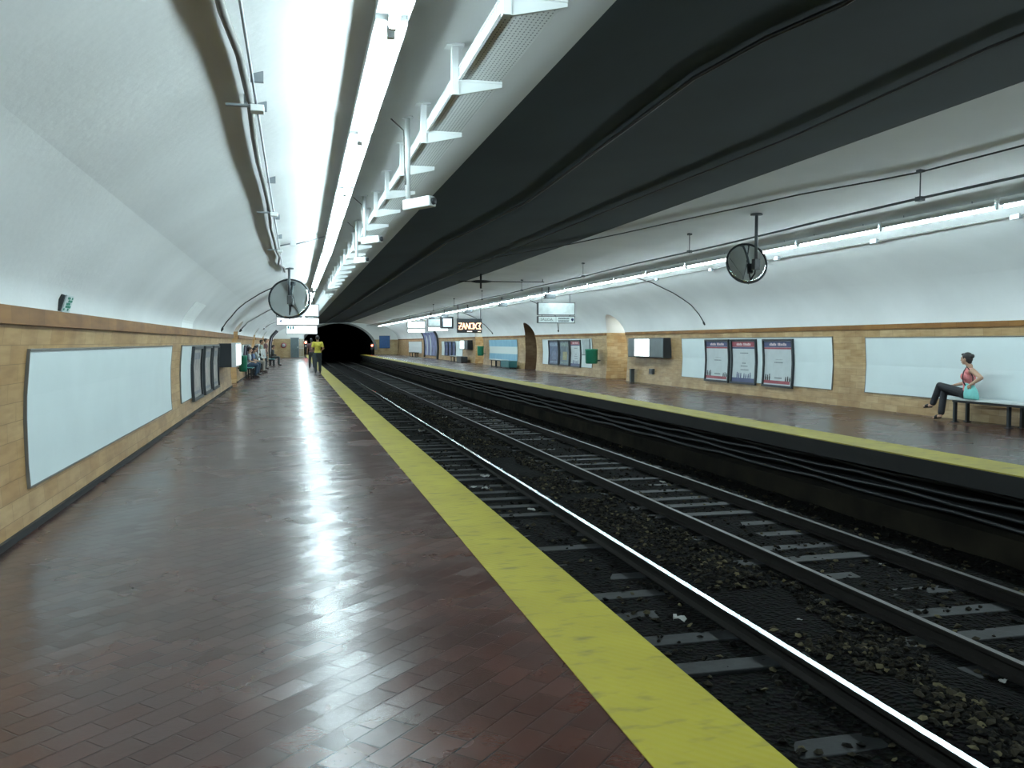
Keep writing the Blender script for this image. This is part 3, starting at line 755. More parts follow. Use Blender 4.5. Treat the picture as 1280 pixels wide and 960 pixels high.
pts = [(5.6, 2.5), (5.55, 6), (5.7, 9), (5.6, 15), (5.5, 30), (5.6, 100)]
tag(MB().tube([vp(x, y, .03) for x, y in pts], .014, 8).build('ceiling_wire', BLK), 'black cable along the black painted ceiling over the far track', 'wire')
# catenary arm
t = thing('catenary_arm', 'dark drop post with horizontal arm under the far ceiling', 'catenary support', (6.47, 30., 0))
MB().tube([(0, 0, 3.42), (0, 0, ceil_z(6.47)+.01)], .035, 10).build('drop_post', BLK, t)
MB().tube([(-.8, 0, 3.66), (2.35, 0, 3.69)], .018, 8).build('arm', BLK, t)
MB().tube([(-.35, 0, 3.665), (-.2, 0, 3.665), (0, 0, 3.668), (.2, 0, 3.67), (.4, 0, 3.672)], [.02, .05, .06, .05, .02], 10).build('insulator', BLK, t)
MB().tube([(2.3, 0, 3.69), (2.3, 0, ceil_z(8.77)+.01)], .012, 8).build('end_rod', BLK, t)
# loudspeaker boxes below the right row
for i, y in enumerate((32.35, 40.2, 48.6, 56.5, 62.2)):
    tb = thing('loudspeaker', 'small dark box hanging below the right lamp row, %s from the camera' % ORD[i], 'loudspeaker', (9.75, y, 3.31), 'boxes below the right lamp row')
    MB().box(-.2, .2, -.12, .12, -.09, .09, bev=.012).build('cabinet', DGREY, tb)
    MB().tube([(-.05, 0, .09), (-.05, 0, ceil_z(9.7)-3.31+.01)], .03, 8).build('stem', DGREY, tb)
# ---------------------------------------------------------------- mirrors
def mirror(c, r, tilt, yaw, label, zc, dx):
    t = thing('convex_mirror', label, 'mirror', c, 'round platform mirrors')
    M = Matrix.Rotation(yaw, 4, 'Z') @ Matrix.Rotation(tilt, 4, 'X') @ Matrix.Rotation(PI/2, 4, 'X')     # local +Z looks to -Y
    n = 10; h = r*.11
    prof = [(r*math.sin(.5*PI*k/n)**1.0, h*math.cos(.5*PI*k/n)**1.0) for k in range(n+1)]
    prof = [(r*k/n, h*(1-(k/n)**2)) for k in range(n+1)]
    MB().lathe(prof+[(r, -.02), (0, -.02)], M, 40).build('mirror_face', MIRROR, t)
    mb = MB(); ring = [(r-.004, .012), (r+.014, .012), (r+.018, 0), (r+.014, -.03), (r-.004, -.03), (r-.004, .012)]; mb.lathe(ring, M, 40).build('rim', DARK, t)
    mb = MB(); mb.tube([(dx, -.22, zc-c[2]+.01), (dx, -.22, .02)], .03, 10); mb.lathe([(0, 0), (.11, 0), (.11, .03), (0, .03)], Matrix.Translation((dx, -.22, zc-c[2]-.03)), 16)
    mb.build('drop_post', DGREY, t)
    mb = MB(); mb.box(dx-.055, dx+.055, -.28, -.16, -.14, .06, bev=.01); mb.tube([(dx, -.22, .0), (dx*.7, -.21, -r*.55), (dx*.5, -.10, -r*.8), (dx*.4, -.02, -r-.005)], .016, 8)
    mb.build('bracket', BLK, t)
mirror((8.12, 14.35, 2.96), .375, math.radians(-14), math.radians(-10), 'round convex mirror on a drop post under the right lamp row', ceil_z(8.2), .06)
mirror((-.1, 21.0, 2.535), .475, math.radians(-13), math.radians(-8), 'large round convex mirror in front of the left exit sign', ceil_z(-.1), 0.)
# ---------------------------------------------------------------- hanging signs
def sign(x0, x1, y, z0, zm, z1, label, lit_top, lit_bot, group='hanging light-box signs', zceil=None):
    t = thing('hanging_sign', label, 'sign', ((x0+x1)/2, y, 0), group); w = (x1-x0)/2
    for nm, a, b, m in (('upper_box', zm+.02, z1, lit_top), ('lower_box', z0, zm-.02, lit_bot)):
        bx = MB().box(-w, w, -.09, .09, a, b, bev=.008).build(nm, DARK, t)
        MB().box(-w+.03, w-.03, -.096, -.088, a+.025, b-.025).build('face', m, bx)
    for q in (-.75, .75):
        xx = (x0+x1)/2+q*w
        MB().tube([(q*w, 0, z0+.02), (q*w, 0, ceil_z(xx)+.01)], .014, 8).build('hanger', DGREY, t)
    return t
def FM(x, y, z): return Matrix.Translation((x, y, z)) @ Matrix.Rotation(PI/2, 4, 'X')
s1 = sign(9.42, 10.98, 33.0, 2.27, 2.57, 3.10, 'hanging exit sign with blank upper panel on the right platform, by the lit arch', SIGNDIM, SIGNDIM)
lb = [c for c in s1.children if c.name.startswith('lower_box')][0]
text_mesh('lettering', 'SALIDA', .155, GINK, lb, FM(-.42, -.1, 2.41))
mb = MB(); rn = random.Random(2)
for zz in (2.455, 2.36):
    u = .07
    while u < .5:
        wd = rn.uniform(.03, .045); mb.box(u, u+wd, -.1, -.096, zz-.032, zz+.032); u += wd+.008
mb.box(-.03, -.02, -.1, -.096, 2.30, 2.54); mb.build('small_lettering', GINK, lb)
MB().lathe([(0, 0), (.055, 0), (.055, .004), (0, .004)], FM(.665, -.096, 2.42) , 20).box(.65, .68, -.1, -.096, 2.345, 2.42).build('pictogram', INK, lb)
s2 = sign(-.74, 1.05, 38.0, 2.235, 2.58, 3.13, 'hanging exit sign with blue arrow over the left platform, behind the round mirror', SIGNDIM, SIGNLIT)
lb = [c for c in s2.children if c.name.startswith('lower_box')][0]
mb = MB(); a = [mb.bm.verts.new(p) for p in ((-.79, -.1, 2.41), (-.67, -.1, 2.48), (-.67, -.1, 2.34))]; mb.bm.faces.new(a); mb.build('arrow', INK, lb)
mb = MB(); rn = random.Random(4)
for zz in (2.44, 2.36):
    u = .25
    while u < .75:
        wd = rn.uniform(.03, .05); mb.box(u, u+wd, -.1, -.096, zz-.02, zz+.02); u += wd+.01
mb.build('small_lettering', mat('pale_lettering', (.62, .66, .68), .6, emit=(.9, 1., 1.), estr=.9), lb)
t = thing('hanging_sign', 'low lit sign with blue pictograms behind the left exit sign', 'sign', (.51, 60., 0), 'hanging light-box signs')
bx = MB().box(-1.03, 1.03, -.1, .1, 2.05, 2.66, bev=.01).build('light_box', DARK, t)
MB().box(-.99, .99, -.107, -.098, 2.09, 2.62).build('face', SIGNLIT, bx)
MB().box(-.95, -.83, -.112, -.107, 2.42, 2.60).box(-.78, -.70, -.112, -.107, 2.36, 2.60).box(-.64, -.52, -.112, -.107, 2.40, 2.60).box(.2, .62, -.112, -.107, 2.32, 2.36).build('pictogram', mat('teal_ink', (.02, .16, .2), .5), bx)
for q in (-.8, .8): MB().tube([(q, 0, 2.6), (q, 0, ceil_z(.51+q)+.01)], .016).build('hanger', DGREY, t)
sign(9.15, 10.62, 60.3, 2.29, 2.62, 3.16, 'hanging sign half hidden by the monitor on the right platform', SIGNDIM, SIGNLIT)
sign(8.95, 10.4, 70.0, 2.29, 2.65, 3.19, 'lit two-part hanging sign farthest along the right platform', SIGNLIT, SIGNLIT)
t = thing('hanging_monitor', 'boxy hanging monitor with a pale screen, right platform', 'monitor', (10.25, 58.6, 0))
bx = MB().box(-.43, .43, -.1, .45, 2.45, 3.28, bev=.03).build('cabinet', DARK, t)
MB().box(-.30, .30, -.108, -.098, 2.58, 3.14).build('screen', mat('pale_blue_screen', (.5, .6, .65), .3, emit=(.75, .92, 1.), estr=.9), bx)
MB().tube([(0, .15, 3.26), (0, .15, ceil_z(10.25)+.01)], .03, 10).build('drop_post', DGREY, t)
t = thing('led_display', 'hanging dark display with glowing orange characters, right platform', 'display', (9.98, 49.5, 0))
bx = MB().box(-.74, .74, -.09, .09, 2.06, 2.90, bev=.015).build('cabinet', DARK, t)
mb = MB()
def glyph(u, strokes, h=.36, w=.2):
    for (a, b, c, d) in strokes:
        mb.tube([(u+a*w, -.1, 2.27+b*h), (u+c*w, -.1, 2.27+d*h)], .027, 6)
Z = [(0, 1, 1, 1), (1, 1, 0, 0), (0, 0, 1, 0), (0, .5, 1, .5)]
A_ = [(0, 0, .4, 1), (.4, 1, .9, 0), (.2, .4, .8, .4)]; N_ = [(0, 0, .1, 1), (.1, 1, .9, 0), (.9, 0, 1, 1)]
O_ = [(.1, .1, 0, .9), (0, .9, 1, 1), (1, 1, 1, .1), (1, .1, .1, .1)]; X_ = [(0, 0, 1, 1), (0, 1, 1, 0)]; S_ = [(0, 1, 1, 1), (1, 1, .5, .5), (.5, .5, 1, 0), (0, .1, 1, 0)]
for i, g in enumerate((Z, A_, N_, O_, X_, S_)): glyph(-.66+i*.225, g)
mb.build('glowing_characters', mat('orange_led_glow', (.9, .5, .3), .4, emit=(1., .60, .36), estr=2.4), bx)
MB().box(-.15, .15, -.1, -.09, 2.12, 2.17).box(.48, .66, -.1, -.09, 2.12, 2.16).build('small_line', mat('pale_led_glow', (.8, .6, .5), .4, emit=(1., .8, .65), estr=1.2), bx)
for q in (-.68, .68): MB().tube([(q, 0, 2.88), (q, 0, ceil_z(9.98+q)+.01)], .02).build('hanger', DARK, t)
# ---------------------------------------------------------------- wall screens, bins, boxes
def wall_tv(side, y0, y1, z0, z1, label, depth, scr, tilt=0.):
    t = thing('wall_screen', label, 'screen', (0, 0, 0), 'screens on the side walls')
    xw = wall_x(side, (z0+z1)/2); xi = xw-side*depth
    mb = MB(); mb.box(min(xw+side*.03, xi), max(xw+side*.03, xi), y0, y1, z0, z1, bev=.02)
    mb.build('cabinet', DARK if side > 0 else DGREY, t)
    mb = MB(); a, b = scr
    x2 = xi-side*.008
    mb.box(min(xi+side*.01, x2), max(xi+side*.01, x2), y0+(y1-y0)*a, y0+(y1-y0)*b, z0+.05, z1-.04); mb.build('screen', SCREEN, t)
    mb = MB(); rn = random.Random(8)
    if side > 0:
        for k in range(5):
            y = y0+(y1-y0)*(a+(b-a)*(.12+.18*k)); x3 = x2-side*.003
            mb.box(min(x2, x3), max(x2, x3), y, y+.14, z0+.2, z0+.2+rn.uniform(.08, .2))
        mb.build('screen_picture', mat('pale_screen_picture', (.4, .5, .52), .5, emit=(.7, .85, .9), estr=.8), t)
        x3 = xi-side*.005
        for ya, yb in ((y0+.03, y0+(y1-y0)*(a-.02)), (y0+(y1-y0)*(b+.02), y1-.03)): MB().box(min(xi, x3), max(xi, x3), ya, yb, z0+.04, z1-.04).build('side_panel', mat('slate_screen_panel', (.09, .115, .125), .3), t)
    return t
wall_tv(1, 27.25, 30.45, .95, 1.66, 'dark wide wall screen with bright middle, right wall before the lit arch', .3, (.38, .80))
wall_tv(1, 61.1, 64.0, .98, 1.66, 'small dark wall screen with bright face on the far right wall', .4, (.45, .98))
t = thing('wall_screen', 'light-box screen on a grey cabinet jutting from the left wall before the first arch', 'screen', (-1.9, 26.6, 0), 'screens on the side walls')
MB().box(-.22, .18, -1.3, .9, .80, 1.47, bev=.02).build('cabinet', DARK, t)
MB().box(.18, .30, -1.3, 1.1, .80, 1.49, bev=.01).build('bezel', LWHITE, t)
MB().box(.30, .306, -1.2, 1.0, .85, 1.44).build('screen', SCREEN, t)
def bin_(x, y, z0, z1, r, label, side):
    t = thing('litter_bin', label, 'bin', (x, y, 0), 'green litter bins on the walls')
    MB().lathe([(0, z0), (r*.82, z0), (r*.95, z0+.04), (r, z1-.08), (r*1.04, z1-.06), (r*1.04, z1), (r*.9, z1), (r*.86, z1-.05), (0, z1-.1)], Matrix.Identity(4), 24).build('bin_body', GREEN, t)
    MB().box(min(0, side*(r+.12)), max(0, side*(r+.12)), -.03, .03, z0+.1, z0+.16).build('wall_bracket', DGREY, t)
bin_(-1.90, 34.0, .39, 1.0, .155, 'green litter bin on the left wall beyond the first arch', -1)
bin_(12.18, 34.3, .60, 1.22, .27, 'green litter bin on the right wall beside the lit arch', 1)
bin_(12.2, 56.7, .6, 1.25, .22, 'green litter bin on the right wall beyond the banded mural', 1)
t = thing('fire_extinguisher_post', 'slim dark post standing at the right wall under the wide screen', 'post', (12.42, 30.4, 0))
MB().box(-.07, .07, -.09, .09, 0, .47, bev=.015).build('post_body', DGREY, t)
MB().box(-.08, .08, -.1, .1, .47, .50, bev=.008).build('post_cap', DARK, t)
t = thing('socket_box', 'small dark box on the tiled right wall under the wide screen', 'box', (12.55, 28.8, 0))
MB().box(-.06, .05, -.17, .17, .35, .55, bev=.012).build('box_body', DGREY, t)
MB().box(-.066, -.058, -.13, .13, .38, .52).build('box_cover', DARK, t)
# ---------------------------------------------------------------- benches
def bench(x0, x1, y0, y1, label, legs, seatm, leg=DARK):
    t = thing('bench', label, 'bench', ((x0+x1)/2, y0, 0), 'platform benches'); w = (x1-x0)/2; L_ = y1-y0
    MB().box(-w, w, 0, L_, .42, .455, bev=.012).build('seat', seatm, t)
    MB().box(-w+.05, w-.05, .05, L_-.05, .375, .42).build('seat_frame', leg, t)
    for q in legs:
        for xx in (-w+.09, w-.09):
            mb = MB(); mb.box(xx-.03, xx+.03, q-.025, q+.025, 0, .38, bev=.005); mb.box(xx-.05, xx+.05, q-.05, q+.05, 0, .015); mb.build('leg', leg, t)
    return t
BSEAT = mat('pale_bench_top', (.58, .63, .62), .35, noise=.05)
bench(11.98, 12.44, 9.2, 13.64, 'long pale-topped bench on dark legs under the person in pink', (.25, 1.7, 3.1, 4.36), BSEAT)
bench(11.95, 12.4, 49.6, 53.0, 'pale-topped bench below the banded mural, right wall', (.3, 1.7, 3.1), BSEAT)
t = thing('teal_box', 'low teal box seat standing before the banded mural', 'box', (12.1, 48.2, 0))
MB().box(-.25, .25, -.75, 1.2, 0.05, .43, bev=.02).build('box_body', TEAL, t); MB().box(-.2, .2, -.7, 1.15, 0, .05).build('plinth', DARK, t)
bench(11.95, 12.4, 64.2, 67.3, 'pale-topped bench before the far posters, right wall', (.3, 1.6, 2.8), BSEAT)
t = thing('teal_box', 'low dark box seat standing before the far blue posters', 'box', (12.1, 62.6, 0))
MB().box(-.25, .25, -.7, 1.1, 0.05, .45, bev=.02).build('box_body', DGREY, t); MB().box(-.2, .2, -.65, 1.05, 0, .05).build('plinth', DARK, t)
bench(11.95, 12.4, 87.5, 92.5, 'dark bench below the last white board, far right wall', (.3, 2.5, 4.7), DGREY)
bench(-2.07, -1.68, 37.2, 41.9, 'bench along the left wall under the person in blue', (.3, 2.3, 4.4), TEAL)
bench(-2.07, -1.68, 42.6, 47.3, 'bench along the left wall under the newspaper reader', (.3, 2.3, 4.4), TEAL)
bench(-1.62, -1.22, 55.6, 59.4, 'bench on the left platform under the person in dark clothes, farthest left bench', (.3, 1.9, 3.5), TEAL)
# ---------------------------------------------------------------- far end fittings
t = thing('door_1', 'grey', 'door'); del t['label']; del t['category']; struct(t); t.location = (.03, 87.98, 0)
struct(MB().box(-.36, .36, -.06, .02, 0, 1.92, bev=.01).build('door_panel', mat('grey_green_door', (.10, .14, .15), .5), t))
struct(MB().box(-.41, -.36, -.07, .02, 0, 1.98).box(.36, .41, -.07, .02, 0, 1.98).box(-.41, .41, -.07, .02, 1.92, 1.98).build('door_frame', GREY, t))
struct(MB().box(.26, .31, -.1, -.06, .95, 1.08).build('door_handle', LWHITE, t))
t = thing('gate_panel', 'narrow pale barred gate right of the grey end door', 'gate', (.66, 87.95, 0))
mb = MB()
for k in range(5): mb.tube([(-.2+.1*k, 0, .0), (-.2+.1*k, 0, 1.85)], .016, 8)
mb.build('bars', LWHITE, t); MB().box(-.24, .24, -.02, .02, 1.84, 1.92).box(-.24, .24, -.02, .02, .9, .95).box(-.24, .24, -.02, .02, .05, .1).build('rails', LWHITE, t)
t = thing('round_sign', 'round red sign on the tan end wall left of the grey door', 'sign', (-1.05, 87.95, 1.2))
MB().lathe([(0, 0), (.27, 0), (.27, .02), (0, .02)], Matrix.Rotation(PI/2, 4, 'X'), 28).build('disc', RED, t)
MB().lathe([(0, .02), (.17, .02), (.17, .026), (0, .026)], Matrix.Rotation(PI/2, 4, 'X'), 28).build('centre', PGREY, t)
REDL = mat('red_signal_glow', (.8, .05, .03), .4, emit=(1., .07, .04), estr=60.)
def signal(x, y, z, zb, label):
    t = thing('red_signal', label, 'signal light', (x, y, 0), 'red signal lights')
    MB().tube([(0, 0, zb), (0, 0, z-.1)], .04, 10).build('post', DARK, t)
    MB().box(-.16, .16, -.05, .12, z-.5, z+.25, bev=.02).build('head', DARK, t)
    MB().lathe([(0, .05), (.06, .04), (.10, 0), (0, -.02)], Matrix.Translation((0, -.06, z)) @ Matrix.Rotation(PI/2, 4, 'X'), 18).build('lens', REDL, t)
    return t
s = signal(1.08, 87., 1.5, 0, 'glowing red signal light on a post by the grey end door')
MB().lathe([(0, .03), (.05, .02), (.07, 0), (0, -.02)], Matrix.Translation((0, -.06, 1.15)) @ Matrix.Rotation(PI/2, 4, 'X'), 18).build('lower_lens', LWHITE, s)
signal(9.08, 104.5, 1.12, 0, 'glowing red signal light at the right side of the tunnel mouth')
t = thing('wall_panel', 'blue panel on the far end wall right of the tunnel mouth', 'panel', (10.85, 106.95, 1.55))
MB().box(-.62, .62, -.05, .05, -.74, .74, bev=.015).build('panel_sheet', mat('blue_panel', (.03, .10, .26), .5), t); MB().box(-.66, .66, -.02, .06, -.78, .78).build('panel_frame', NAVY, t)
# ---------------------------------------------------------------- litter on the track
def scrap(x, y, s, seed, label):
    rn = random.Random(seed); mb = MB(); n = 4
    v = [[mb.bm.verts.new(((i/n-.5)*s*1.5+rn.uniform(-.2, .2)*s, (j/n-.5)*s+rn.uniform(-.2, .2)*s, rn.uniform(0, .45)*s)) for i in range(n+1)] for j in range(n+1)]
    for j in range(n):
        for i in range(n): mb.bm.faces.new((v[j][i], v[j][i+1], v[j+1][i+1], v[j+1][i]))
    bmesh.ops.solidify(mb.bm, geom=mb.bm.faces[:], thickness=.003)
    o = mb.build('paper_scrap', PAPER, loc=(x, y, -.99)); o.rotation_euler = (0, 0, rn.uniform(0, 6)); tag(o, label, 'litter', 'paper litter on the tracks')
SC = [(3.32, 6.98, .085, 'crumpled white paper scrap between sleepers, beside the shiny rail, largest of all'), (4.36, 6.70, .035, 'small white paper scrap on the gravel just right of the shiny rail'),
      (5.02, 5.1, .04, 'small white paper scrap at the foot of the middle rail, nearest the camera'), (3.39, 15.4, .10, 'white paper scrap on the near track, highest of the cluster by the platform'),
      (3.12, 14.1, .10, 'torn white paper in the cluster near the yellow edge'), (2.95, 14.3, .07, 'smaller torn white paper in the cluster near the yellow edge'),
      (3.39, 12.15, .07, 'bent white paper scrap alone left of the shiny rail'), (6.3, 13.95, .08, 'white paper scrap between the two far rails'),
      (4.77, 27.8, .11, 'distant white paper scrap on the gravel strip'), (3.41, 23.7, .12, 'distant beige paper scrap on the near track'), (6.35, 8.2, .025, 'tiny white scrap between sleepers of the far track'),
      (4.5, 8.9, .03, 'tiny pale scrap on the gravel strip')]
for i, (x, y, s, l) in enumerate(SC): scrap(x, y, s, i+20, l)
# ---------------------------------------------------------------- people
def remeshed(mb, name, mats, parent, voxel, smooth=3):
    me = mb.data(name+'_raw', mats); o = bpy.data.objects.new(name+'_raw', me); COL.objects.link(o)
    md = o.modifiers.new('r', 'REMESH'); md.mode = 'VOXEL'; md.voxel_size = voxel
    if smooth:
        sm = o.modifiers.new('s', 'SMOOTH'); sm.iterations = smooth; sm.factor = .5
    bpy.context.view_layer.update()
    m2 = bpy.data.meshes.new_from_object(o.evaluated_get(bpy.context.evaluated_depsgraph_get()))
    COL.objects.unlink(o); bpy.data.objects.remove(o); bpy.data.meshes.remove(me)
    m2.materials.clear()
    for m in (mats if isinstance(mats, (list, tuple)) else [mats]): m2.materials.append(m)
    for p in m2.polygons: p.use_smooth = True
    r = bpy.data.objects.new(name, m2); COL.objects.link(r)
    if parent: r.parent = parent
    return r
def frame3(up, right):
    up = up.normalized(); f = up.cross(right).normalized(); r = f.cross(up).normalized()
    return Matrix((r, f, up)).transposed()
def hand(mb, W, d, n, thumb_side, s, curl=.5):
    """palm and five fingers from wrist W along d; n = palm normal (fingers curl towards it)"""
    d = d.normalized(); n = (n-d*n.dot(d)).normalized(); b = d.cross(n).normalized()*thumb_side
    for q in (-.026, -.009, .009, .026): mb.cone(W+d*.01+b*q*.6*s, .013*s, W+d*.085*s+b*q*s, .011*s, 8)
    for q, L_, c in ((-.029, .055, 1.15), (-.010, .068, 1.05), (.010, .074, 1.), (.029, .066, .95)):
        p0 = W+d*.085*s+b*q*s; a = curl*c
        d1 = (d*math.cos(a*.6)+n*math.sin(a*.6)); d2 = (d*math.cos(a*1.5)+n*math.sin(a*1.5))
        p1 = p0+d1*L_*.55*s; p2 = p1+d2*L_*.5*s
        mb.cone(p0, .0095*s, p1, .009*s, 8); mb.cone(p1, .009*s, p2, .0075*s, 8)
    p0 = W+d*.025*s+b*.024*s; p1 = p0+(d*.6+b*.75+n*.25).normalized()*.036*s; p2 = p1+(d*.9+b*.25+n*.35).normalized()*.032*s
    mb.cone(p0, .013*s, p1, .011*s, 8); mb.cone(p1, .011*s, p2, .0085*s, 8)
def person(label, loc, rz, J, look, top, sleeve, trousers, shoes, skin=None, hair='short', s=1., voxel=.009, female=False, group=None, palms=(1, 1), hdirs=None, curl=.6, haircol=None, strap=False, cat='person', sandals=False):
    skin = skin or SKIN; haircol = haircol or HAIR
    t = thing('person', label, cat, loc, group, rz)
    V = {k: Vector(v) for k, v in J.items()}
    P, N, H = V['pelvis'], V['neck'], V['head']
    rt = (V['rsh']-V['lsh']).normalized(); F = frame3(N-P, rt); up = (N-P).normalized(); fw = F.col[1]; tl = (N-P).length
    rh = (V['rhip']-V['lhip']).normalized(); Fp = frame3(up, rh)
    sw = (V['rsh']-V['lsh']).length/2
    def torso(mb, g, low=True):
        mb.ell(P+up*.02, (.155*s+g, .105*s+g, .12*s+g), M=Fp)
        mb.ell(P+up*tl*.36, (.128*s+g, .092*s+g, .17*s+g), M=F)
        mb.ell(P+up*tl*.66, (.145*s+g, .105*s+g, .17*s+g), M=F)
        for q in ('lsh', 'rsh'):
            c0 = P+up*tl*.80+(V[q]-N).dot(rt)*rt*.45
            if g and not sleeve: mb.cone(c0, .072*s+g, c0.lerp(V[q], .38), .058*s+g, 12)
            else: mb.cone(c0, .078*s+g, V[q], .052*s+g, 12)
        if female:
            for q in (-1, 1): mb.ell(P+up*tl*.64+fw*.085*s+rt*q*.066*s, (.056*s+g, .045*s+g, .058*s+g), M=F)
    look = Vector(look).normalized(); hr = look.cross(Vector((0, 0, 1))).normalized(); hu = hr.cross(look).normalized()
    HM = Matrix((hr, look, hu)).transposed()
    def hp(x, y, z): return H+HM @ Vector((x*s, y*s, z*s))
    mb = MB(); torso(mb, 0)
    mb.cone(P+up*tl*.86, .066*s, N+up*.02*s, .052*s); mb.cone(N, .052*s, hp(0, -.018, -.06), .05*s)
    # head
    mb.ell(hp(0, -.012, .025), (.074*s, .094*s, .092*s), M=HM, seg=18); mb.ell(hp(0, .022, -.035), (.060*s, .066*s, .072*s), M=HM, seg=16)
    mb.ell(hp(0, .055, -.088), (.026*s, .022*s, .018*s), M=HM)
    mb.cone(hp(0, .086, .012), .010*s, hp(0, .107, -.026), .0135*s, 8)
    for q in (-1, 1):
        mb.ell(hp(q*.075, -.012, -.008), (.010*s, .020*s, .031*s), M=HM, seg=10)
        mb.ell(hp(q*.030, .078, .030), (.022*s, .012*s, .007*s), M=HM, seg=8); mb.ell(hp(q*.012, .100, -.026), (.010*s, .009*s, .007*s), M=HM, seg=8)
    mb.ell(hp(0, .086, -.055), (.024*s, .010*s, .007*s), M=HM, seg=8); mb.ell(hp(0, .084, -.066), (.020*s, .010*s, .007*s), M=HM, seg=8)
    for k, q in enumerate('lr'):
        sh, el, wr = V[q+'sh'], V[q+'el'], V[q+'wr']
        mb.cone(sh, .053*s, sh.lerp(el, .5), .045*s); mb.cone(sh.lerp(el, .5), .045*s, el, .037*s)
        mb.cone(el, .037*s, el.lerp(wr, .35), .038*s); mb.cone(el.lerp(wr, .35), .038*s, wr, .024*s)
        d = Vector(hdirs[k][0]) if hdirs else (wr-el); n = Vector(hdirs[k][1]) if hdirs else Vector((1 if q == 'l' else -1, 0, -.2))
        hand(mb, wr, d, n, palms[k], s, curl)
        hi, kn, an = V[q+'hip'], V[q+'kn'], V[q+'an']
        mb.cone(hi, .083*s, hi.lerp(kn, .45), .073*s); mb.cone(hi.lerp(kn, .45), .073*s, kn, .053*s)
        mb.cone(kn, .053*s, kn.lerp(an, .33), .053*s); mb.cone(kn.lerp(an, .33), .053*s, an, .034*s)
        td = (V[q+'toe']-an); heel = an-Vector((td.x, td.y, 0)).normalized()*.035*s
        sole = V[q+'toe']
        mb.cone(an, .034*s, heel+(sole-an)*.28, .03*s, 10); mb.cone(heel+(sole-an)*.3, .03*s, an.lerp(sole, .72), .034*s, 10); mb.cone(an.lerp(sole, .72), .034*s, sole, .024*s, 10)
    body = remeshed(mb, 'body', skin, t, voxel)
    for q in (-1, 1):
        e = MB(); e.ell(hp(q*.031, .079, .014), (.013*s, .008*s, .0075*s), M=HM, seg=10); e.build('eye', EYE, body)
    e = MB(); e.ell(hp(0, .0935, -.060), (.023*s, .006*s, .007*s), M=HM, seg=10); e.build('mouth', LIP, body)
    # hair
    mb = MB()
    mb.ell(hp(0, -.028, .045), (.083*s, .096*s, .088*s), M=HM, seg=18)
    mb.ell(hp(0, -.055, .0), (.076*s, .066*s, .080*s), M=HM, seg=16); mb.ell(hp(0, .052, .088), (.056*s, .035*s, .026*s), M=HM)
    for q in (-1, 1): mb.cone(hp(q*.070, .012, .05), .018*s, hp(q*.074, .012, .012), .009*s, 8)
    if hair == 'long':
        mb.ell(hp(0, -.075, -.07), (.085*s, .045*s, .13*s), M=HM, seg=14)
    elif hair == 'bun':
        mb.ell(hp(0, -.125, .055), (.04*s, .035*s, .042*s), M=HM); mb.ell(hp(0, -.07, -.055), (.055*s, .035*s, .04*s), M=HM)
    remeshed(mb, 'hair', haircol, t, voxel*.9, 2)
    # top
    mb = MB(); g = .013*s
    torso(mb, g)
    if sleeve:
        for q in 'lr':
            sh, el, wr = V[q+'sh'], V[q+'el'], V[q+'wr']
            e = sh.lerp(el, .6) if sleeve == 'short' else el
            mb.cone(sh, .056*s+g, e, .047*s+g)
            if sleeve == 'long': mb.cone(el, .040*s+g, el.lerp(wr, .93), .028*s+g)
    else:
        pass
    tp = remeshed(mb, 'top', top, t, voxel)
    # trousers
    mb = MB()
    mb.ell(P+up*-.01, (.162*s+g, .112*s+g, .10*s+g), M=Fp)
    for q in 'lr':
        hi, kn, an = V[q+'hip'], V[q+'kn'], V[q+'an']
        mb.cone(P.lerp(hi, .7), .09*s+g, hi.lerp(kn, .15), .085*s+g)
        mb.cone(hi, .085*s+g, hi.lerp(kn, .5), .074*s+g); mb.cone(hi.lerp(kn, .5), .074*s+g, kn, .058*s+g)
        mb.cone(kn, .058*s+g, kn.lerp(an, .88), .046*s+g*1.3)
    remeshed(mb, 'trousers', trousers, t, voxel)
    for q in 'lr':
        an, to = V[q+'an'], V[q+'toe']; td = to-an; fl = Vector((td.x, td.y, td.z)); hd = Vector((td.x, td.y, 0)).normalized()
        mb = MB(); heel = an-hd*.035*s
        a = heel+td*.30
        if sandals:
            dn = -(hd.cross(Vector((0, 0, 1))).normalized().cross(td.normalized())); dn = dn if dn.z < 0 else -dn
            mb.cone(a+dn*.024*s, .022*s, to+dn*.012*s, .021*s, 10); mb.cone(an.lerp(to, .55), .042*s, an.lerp(to, .72), .038*s, 10)
        else:
            mb.cone(a, .040*s, an.lerp(to, .7), .043*s, 10); mb.cone(an.lerp(to, .7), .043*s, to, .034*s, 10); mb.cone(an-Vector((0, 0, .015)), .042*s, a, .038*s, 10)
        remeshed(mb, 'shoe', shoes, t, voxel)
    return t, V
